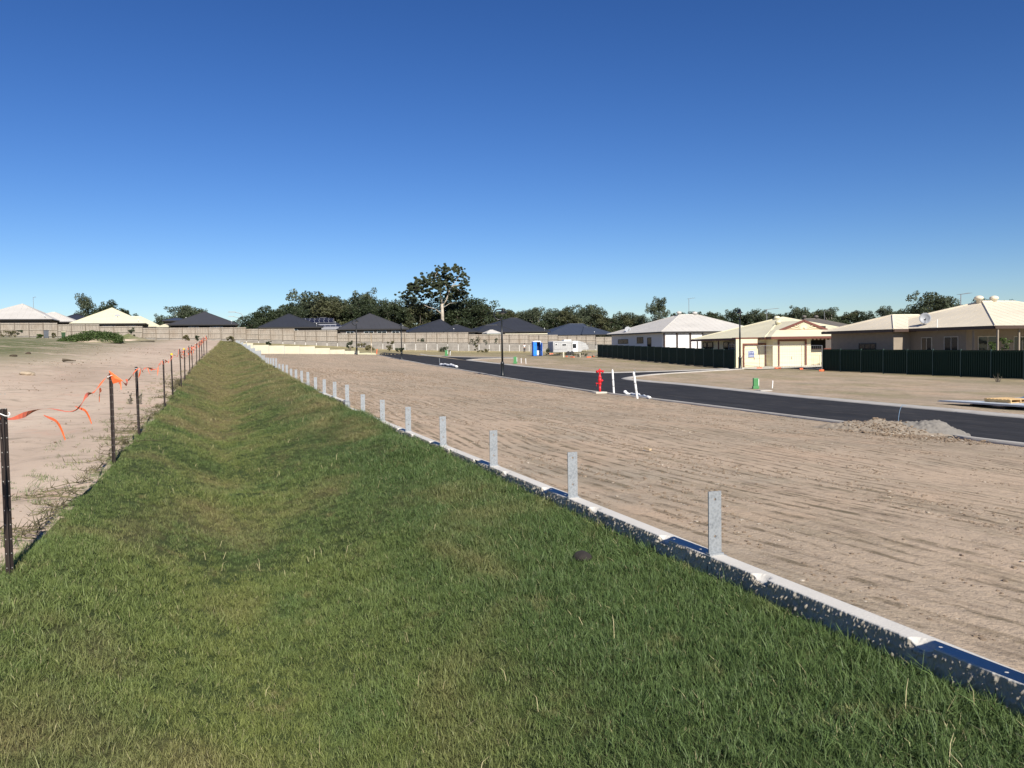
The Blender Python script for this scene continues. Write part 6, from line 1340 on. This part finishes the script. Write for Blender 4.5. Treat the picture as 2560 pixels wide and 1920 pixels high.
# (x, ytop, T, kind, width, label)
TREES = [
 (575, 803, 260, 7, 1.3, 'dark conifer behind the far road lights'), (618, 795, 235, 4, 1.4, 'dark low tree just right of the road lights'), (648, 775, 240, 7, 1.1, 'dark conifer behind the left slope of the charcoal roof'), (670, 772, 245, 4, 1.2, 'dark tree left of the peak of the charcoal roof'),
 (700, 768, 238, 1, 1.2, 'broad dark tree behind the peak of the charcoal roof'), (728, 770, 235, 4, 1.2, 'olive tree between the charcoal roof peak and the rounded gum'), (775, 733, 250, 6, 1.25, 'tall rounded gum tree above the solar panels'), (757, 752, 262, 1, 1.2, 'dark gum filling behind the rounded gum'),
 (806, 752, 236, 3, 1.1, 'olive tree right of the rounded gum'), (827, 740, 252, 0, 1.1, 'domed gum tree second from the rounded gum'), (848, 752, 240, 3, 1.2, 'brownish gum above the garage with solar panels'), (872, 737, 255, 6, 1.05, 'gum with wispy top left of the grey pyramid roof'), (893, 747, 238, 1, 1.1, 'dark gum above the left slope of the grey pyramid roof'),
 (921, 722, 248, 5, .7, 'tall thin gum standing above the peak of the grey pyramid roof'), (912, 752, 234, 4, 1.2, 'dark bushy tree at the foot of the tall thin gum'), (945, 762, 240, 1, 1.3, 'dark low tree right of the tall thin gum'), (968, 750, 252, 0, 1.1, 'leaning gum between the thin gum and the giant gum'), (990, 756, 236, 1, 1.2, 'dark crown left of the giant gum'), (1018, 740, 245, 0, 1.25, 'gum crown touching the left side of the giant gum'), (1040, 760, 235, 3, 1.3, 'olive scrub tree at the left foot of the giant gum'),
 (1075, 765, 262, 1, 1.5, 'dark tree behind the trunk of the giant gum'), (1120, 748, 250, 4, 1.5, 'dark tree behind the right half of the giant gum'), (1155, 745, 238, 1, 1.4, 'dark rounded tree right of the giant gum'), (1185, 752, 236, 4, 1.3, 'dark tree above the gap between two black roofs'), (1208, 766, 240, 3, 1.3, 'olive tree left of the near street lamp head'), (1232, 782, 236, 1, 1.3, 'low dark tree just left of the near street lamp'),
 (1262, 776, 250, 3, 1.4, 'olive tree behind the near street lamp head'), (1290, 776, 255, 6, 1.2, 'low gum above the broad black roof ridge'), (1316, 767, 250, 2, 1.1, 'gum with dark flat top right of the near lamp'), (1348, 770, 245, 0, 1.2, 'wispy gum above the right slope of the broad black roof'), (1375, 778, 240, 1, 1.3, 'dark tree behind the portable toilet roofline'), (1392, 768, 255, 2, 1.0, 'thin crowned gum above the blue roof eave'), (1412, 778, 238, 3, 1.2, 'olive tree above the left end of the slate blue ridge'),
 (1428, 766, 252, 0, 1.1, 'gum above the slate blue ridge, second of its row'), (1452, 772, 245, 6, 1.1, 'gum above the right end of the slate blue ridge'), (1472, 762, 248, 0, 1.2, 'tallest gum above the caravan'), (1492, 786, 242, 3, 1.3, 'olive tree right of the tallest caravan gum'), (1520, 792, 250, 1, 1.4, 'low dark tree above the far end of the white house'), (1550, 788, 262, 3, 1.5, 'olive tree above the satellite dish of the white house'),
 (1578, 783, 270, 6, 1.5, 'gum above the left roof slope of the white house'), (1605, 786, 258, 5, 1.2, 'bare branched pale gum above the white house'), (1647, 744, 250, 0, .75, 'lone tall gum above the white house roof corner'), (1672, 782, 262, 1, 1.4, 'dark tree right of the lone tall gum'), (1700, 783, 270, 3, 1.5, 'olive tree behind the roof vents of the white house'), (1722, 778, 268, 1, 1.4, 'dark tree behind the antenna of the white house'),
 (1745, 776, 262, 2, 1.2, 'gum right of the antenna of the white house'), (1770, 782, 270, 3, 1.5, 'olive tree above the right slope of the white house'), (1800, 780, 262, 1, 1.5, 'dark tree between the white house and the lamp'), (1830, 778, 272, 4, 1.5, 'dark tree left of the lamp before the garage'), (1862, 780, 264, 1, 1.4, 'dark tree right of the lamp before the garage'), (1895, 774, 262, 0, 1.3, 'gum above the antenna of the cream house'),
 (1922, 783, 272, 3, 1.5, 'olive tree left of the cream house ridge vents'), (1955, 780, 264, 1, 1.4, 'dark tree behind the cream house ridge'), (1985, 770, 258, 6, 1.3, 'rounded grey green gum above the fan gable'), (2012, 777, 270, 1, 1.4, 'dark tree above the brown roof vents'), (2040, 776, 262, 3, 1.4, 'olive tree above the brown roof ridge'), (2068, 766, 252, 2, 1.3, 'gum above the right slope of the brown roof'),
 (2098, 781, 264, 1, 1.6, 'dark tree right of the brown roof'), (2135, 778, 270, 3, 1.6, 'olive tree above the low end of the taupe house'), (2165, 783, 262, 4, 1.5, 'dark low tree left of the flat topped gum'), (2205, 764, 248, 2, 1.2, 'flat topped gum above the taupe house wing'), (2235, 782, 262, 1, 1.5, 'dark tree right of the flat topped gum'), (2262, 771, 254, 6, 1.2, 'gum above the ridge of the taupe house wing'),
 (2335, 733, 240, 6, 1.35, 'large spreading dark gum above the taupe house roof'), (2300, 768, 252, 1, 1.5, 'dark tree at the left foot of the spreading gum'), (2382, 765, 252, 4, 1.5, 'dark tree at the right foot of the spreading gum'), (2478, 742, 250, 2, 1.5, 'gum between the two roof vents of the taupe house'), (2520, 752, 255, 0, 1.2, 'gum right of the taupe house ridge'), (2558, 757, 258, 1, 1.4, 'dark gum at the right edge of the picture'),
 (211, 732, 262, 2, .7, 'tall thin gum behind the gap between the pale and cream roofs'), (240, 760, 250, 1, 1.15, 'dark tree left of the cream roof peak'), (268, 760, 258, 4, 1.2, 'dark tree behind the cream roof peak'), (292, 770, 262, 1, 1.1, 'dark tree just right of the cream roof peak'), (402, 790, 285, 6, 1.1, 'small rounded tree beside the dark grey pyramid roof'), (452, 765, 270, 0, 1.15, 'gum behind the slate blue roof at left'), (490, 761, 275, 2, 1.3, 'gum behind the peak of the dark grey pyramid roof'), (470, 776, 262, 1, 1.2, 'dark gum between the two gums by the pyramid roof')]
seen = set()
for x, y, T, kd, wd, lab in TREES:
    assert lab not in seen, lab
    seen.add(lab); tree(x, y, T, kd, lab, wd, 'conifer' if kd == 7 else 'gum_tree')
# far wood that fills the gaps low down behind the individual trees
def wood():
    r = np.random.default_rng(5); cc, rr = [], []
    for x in np.arange(560, 2620, 7):
        yt = interp(x, [(560, 815), (640, 800), (700, 785), (770, 770), (1000, 775), (1180, 775), (1260, 790), (1480, 790), (1560, 800), (1700, 797), (1900, 795), (2100, 795), (2300, 791), (2600, 788)])
        s, _, z = at_t(x, yt, 285); 
        for q in range(5): cc.append((s + r.normal(0, 1), 285 + r.uniform(-6, 6), z - 1.5 - q * 2.4 + r.normal(0, .6))); rr.append(2.0)
    v, f, c = leaves(np.array(cc), np.array(rr), 42000, .42, r, .9, .3)
    P = np.stack([v[:, 0] * V[0] + v[:, 1] * U[0], v[:, 0] * V[1] + v[:, 1] * U[1], v[:, 2] + ZC], -1); me = npmesh('distant_woodland', P, f, LEAF2); ca = me.color_attributes.new('leaf', 'FLOAT_COLOR', 'POINT'); ca.data.foreach_set('color', c.astype(np.float32).ravel())
    tag(link('distant_woodland', me), kind='stuff')
wood()
# the giant gum
def giant():
    T = 232; s, _, zt = at_t(1110, 668, T); zb = h(s, T); hg = zt - zb; m = hg / 205.0; base_y = 873
    def P(px, py, dy=0.): a = at_t(px, py, T + dy); return Vector((a[0] - s0, a[1] - T, a[2] - zb))
    s0 = at_t(1107, 800, T)[0]; o = thing('gum_tree', 'giant gum tree with pale forked trunk towering over the black roofs', 'tree', W(s0, T, zb), ROTZ, 'trees beyond the houses'); mb = MB()
    B = P(1106, 800); B.z = -.3
    f0 = P(1106, 785); f1 = P(1105, 760)
    mb.tube([B, f0, f1], [.6, .48, .4], 8)
    limbs = [([(1105, 760), (1101, 735), (1098, 712), (1092, 700)], .42), ([(1105, 765), (1116, 750), (1122, 730), (1130, 715), (1142, 700)], .36), ([(1104, 785), (1088, 772), (1072, 768), (1060, 762)], .26), ([(1107, 770), (1125, 758), (1142, 757)], .14), ([(1098, 712), (1075, 703), (1050, 715), (1035, 722)], .2), ([(1101, 730), (1080, 735), (1060, 728)], .16), ([(1092, 700), (1088, 688), (1098, 675)], .16), ([(1130, 715), (1150, 712), (1165, 700), (1166, 690)], .15), ([(1142, 700), (1148, 688), (1140, 672)], .13), ([(1130, 716), (1150, 728), (1162, 728)], .12), ([(1122, 730), (1112, 710), (1118, 690), (1128, 678)], .16)]
    r = random.Random(3)
    for pts, rad in limbs:
        pp = [P(x, y, r.uniform(-3, 3) if i > 1 else 0) for i, (x, y) in enumerate(pts)]; mb.tube(pp, [rad * .7 * (1 - .75 * i / (len(pp) - 1)) for i in range(len(pp))], 6)
    mb.build('trunk', BARK, o, True)
    cl = [(1098, 676, 14), (1085, 686, 9), (1112, 672, 10), (1128, 676, 13), (1140, 671, 9), (1150, 678, 9), (1160, 688, 9), (1166, 700, 8), (1163, 710, 8), (1152, 716, 9), (1160, 728, 11), (1148, 738, 12), (1165, 735, 8), (1135, 725, 14), (1120, 712, 14), (1108, 706, 15), (1095, 712, 13), (1120, 730, 14), (1138, 700, 9), (1078, 712, 15), (1062, 707, 12), (1048, 706, 12), (1035, 714, 12), (1026, 722, 9), (1045, 722, 13), (1060, 724, 12), (1075, 732, 12), (1090, 735, 10), (1038, 735, 9), (1058, 742, 9), (1020, 735, 7), (1010, 742, 8), (1072, 694, 8), (1130, 745, 12), (1145, 752, 10), (1090, 695, 10), (1112, 690, 9), (1104, 722, 9)]
    px = T / 2070 / .97
    cc = [P(x, y, r.uniform(-4.5, 4.5)) for x, y, _ in cl]; rr = [q * px * .78 for *_, q in cl]
    c2, r2 = [], []
    for c, q in zip(cc, rr):
        for _ in range(17): c2.append(c + Vector((r.gauss(0, .95), r.uniform(-2.4, 2.4), r.gauss(0, .75))) * q); r2.append(q * r.uniform(.2, .55))
    link('crown', leaf_mesh('giant_crown_mesh', c2, r2, 85000, .17, LEAF1, 71, .7), o)
giant()
def bush(px, py, wpx, hpx, mat, label, n=700, name='shrub', squash=1., T=None, leaf=None, group=None):
    s, t, z = gnd(px, py) if T is None else (at_t(px, py, T)[0], T, at_t(px, py, T)[2]); Y = math.hypot(s, t); k = Y / 2070; w, hh = wpx * k / 2, hpx * k; r = random.Random(int(px * 7 + py))
    cc = [(r.uniform(-1, 1) * w * .8, r.uniform(-.4, .4) * w, hh * r.uniform(.15, .85)) for _ in range(14)]; rr = [min(w, hh) * r.uniform(.2, .42) for _ in cc]
    o = thing(name, label, 'shrub' if name != 'weeds' else 'weeds', W(s, t, z), ROTZ, group); link('foliage', leaf_mesh('bush_mesh', cc, rr, n, leaf or max(.035, 1.3 * k), mat, int(px)), o)
    mb = MB()
    for c in cc[:8]: mb.tube([(c[0] * .2, c[1] * .2, -.05), c], [.02 + hh * .01, .01], 4)
    mb.build('stem', DBARK, o); return o
BUSH = [(331, 849, 17, 30, LEAF2, 'dark upright bush against the paling fence left of the shed'), (875, 876, 17, 26, LEAF2, 'dark shrub on the retaining wall left of the farthest lamp'), (905, 872, 28, 18, LEAF5, 'yellowish shrub on the retaining wall right of the farthest lamp'), (925, 876, 22, 14, LEAF5, 'low brown shrub right of the yellowish shrub'), (975, 878, 18, 28, LEAF5, 'thin shrub left of the bend lamp'), (1052, 860, 24, 12, LEAF2, 'dark trailing shrub hanging over the wall right of the bend lamp'), (1000, 880, 24, 10, LEAF2, 'low dark shrub behind the bend lamp'), (1115, 880, 32, 14, LEAF2, 'dark low shrubs behind the farthest green pillar'), (1185, 862, 32, 18, LEAF2, 'dark trailing shrub on the wall left of the near lamp'), (1190, 878, 10, 22, LEAF5, 'thin dead shrub below the trailing shrub'), (1225, 861, 40, 14, LEAF2, 'dark trailing shrub behind the near lamp'), (1210, 881, 36, 8, LEAF5, 'low brown weeds behind the near lamp'), (1368, 889, 13, 22, LEAF2, 'small dark sapling between the portable toilet and the caravan'), (1400, 889, 38, 7, LEAF5, 'low brown weeds under the rear of the caravan'), (1450, 892, 60, 9, LEAF5, 'brown weeds along the fence under the caravan'),
        (577, 857, 20, 18, LEAF5, 'yellow green shrub at the far end of the grass strip'), (465, 852, 16, 16, LEAF5, 'yellowish shrub against the fence behind the orange tape'), (493, 853, 12, 14, LEAF2, 'dark shrub against the fence behind the last pickets'), (672, 862, 14, 10, LEAF2, 'dark weeds below the retaining wall left of the cream wall'), (20, 843, 40, 14, LEAF5, 'dry weeds against the fence at the left edge'), (48, 843, 18, 16, LEAF2, 'dark weeds by the fence left of the grey bin'), (135, 846, 10, 14, LEAF5, 'small weeds between the two bins'), (100, 846, 14, 10, LEAF3, 'green weeds left of the grey bin')]
for x, y, w, hh, m, lab in BUSH: bush(x, y, w, hh, m, lab, 520)
def long_weeds(label, pts, n, mat, hgt, group=None, wid=.8, leaf=.06):
    g = [gnd(*p) for p in pts]; cc, rr = [], []; r = random.Random(len(label))
    for a, b in zip(g[:-1], g[1:]):
        L = max(2, int(math.hypot(a[0] - b[0], a[1] - b[1]) / .35))
        for k in range(L): q = k / L; hq = hgt * r.uniform(.3, 1); cc.append((a[0] + (b[0] - a[0]) * q + r.gauss(0, wid * .4), a[1] + (b[1] - a[1]) * q + r.gauss(0, wid * .4), a[2] + (b[2] - a[2]) * q + hq * .4)); rr.append(hq * .5)
    me = leaf_mesh('weed_mesh', cc, rr, n, leaf, mat, 3); o = link('weeds', me, None, W(0, 0, 0), ROTZ); tag(o, kind='stuff'); return o
long_weeds('a', [(1500, 889), (1560, 894), (1600, 897), (1640, 901), (1668, 903)], 5200, LEAF5, .5, wid=1.3)
long_weeds('b', [(1570, 896), (1600, 899), (1635, 901), (1660, 903)], 3500, LEAF3, .55, wid=1.1)
long_weeds('c', [(1640, 902), (1662, 905)], 1500, LEAF3, 1.0, wid=.7)
# weedy mound at left
s, t, z = gnd(236, 856); Y = math.hypot(s, t); kpx = Y / 2070
n, m = 70, 30; A, B = np.meshgrid(np.linspace(-1, 1, n), np.linspace(-1, 1, m), indexing='ij'); Z = np.clip(1 - A ** 2 - B ** 2, 0, 1) ** .7 * (.60 + .30 * A + .6 * (fbm(A * 2 + 3, B * 2, 3) - .4)) * 21 * kpx
me = npmesh('mound', np.stack([A * 60 * kpx, B * 3.4, Z - .1], -1).reshape(-1, 3), gridfaces(n, m), SAND, True); o = link('soil_heap', me, None, W(s, t, z), ROTZ); tag(o, 'long soil mound overgrown with green weeds by the fence', 'soil heap')
cc = []; rr = []
for k in range(130): a, b = random.uniform(-.95, .9), random.uniform(-.8, .5); i, j = int((a + 1) / 2 * (n - 1)), int((b + 1) / 2 * (m - 1)); cc.append((a * 60 * kpx, b * 3.4, float(Z[i, j]) + .05)); rr.append(random.uniform(.3, .75))
wd_ = link('mound_weeds', leaf_mesh('mound_weed_mesh', cc, rr, 16000, .085, LEAF3, 12, .8), None, W(s, t, z), ROTZ); tag(wd_, kind='stuff')
s, t, z = gnd(322, 852); n = 40; A, B = np.meshgrid(np.linspace(-1, 1, n), np.linspace(-1, 1, n), indexing='ij'); Z = np.clip(1 - np.sqrt(A ** 2 + B ** 2), 0, 1) * (.95 + .6 * (fbm(A * 3, B * 3 + 2) - .5)); me = npmesh('mound', np.stack([A * 3.2, B * 2.2, Z - .05], -1).reshape(-1, 3), gridfaces(n, n), SAND, False); o = link('soil_heap', me, None, W(s, t, z), ROTZ); tag(o, 'bare pale soil heap between the weedy mound and the dark bush', 'soil heap')
for x, y, w, hh, m, lab in ((2470, 874, 42, 26, LEAF3, 'leafy shrub on the verandah left of the corner post'), (2545, 872, 32, 24, LEAF3, 'leafy shrub behind the fence at the right edge')):
    q_ = at_t(x, y + 3, 44.0); z0 = q_[2]
    r = random.Random(int(x)); k = math.hypot(q_[0], 44) / 2070; cc = [(r.uniform(-1, 1) * w * k * .5, r.uniform(-.5, .5), r.uniform(0, hh * k)) for _ in range(16)]; o = thing('shrub', lab, 'shrub', W(q_[0], 43.0, z0), ROTZ); link('foliage', leaf_mesh('bush_mesh', cc, [.16] * 16, 600, .06, m, int(x)), o); mb = MB(); mb.tube([(0, 0, -2), (0, 0, .2)], .03, 5); mb.build('stem', DBARK, o)
# sapling sprigs on the sand beside the third picket, weeds by the right fence
for x, y, w, hh, m, lab in ((350, 1010, 12, 28, LEAF2, 'spindly grey green weed between the third and fourth picket'), (325, 1010, 10, 36, LEAF2, 'thin upright weed left of the third picket'), (2495, 955, 28, 22, LEAF4, 'sparse dry weed at the foot of the right green fence')):
    bush(x, y, w, hh, m, lab, 60, 'weeds', leaf=.022)
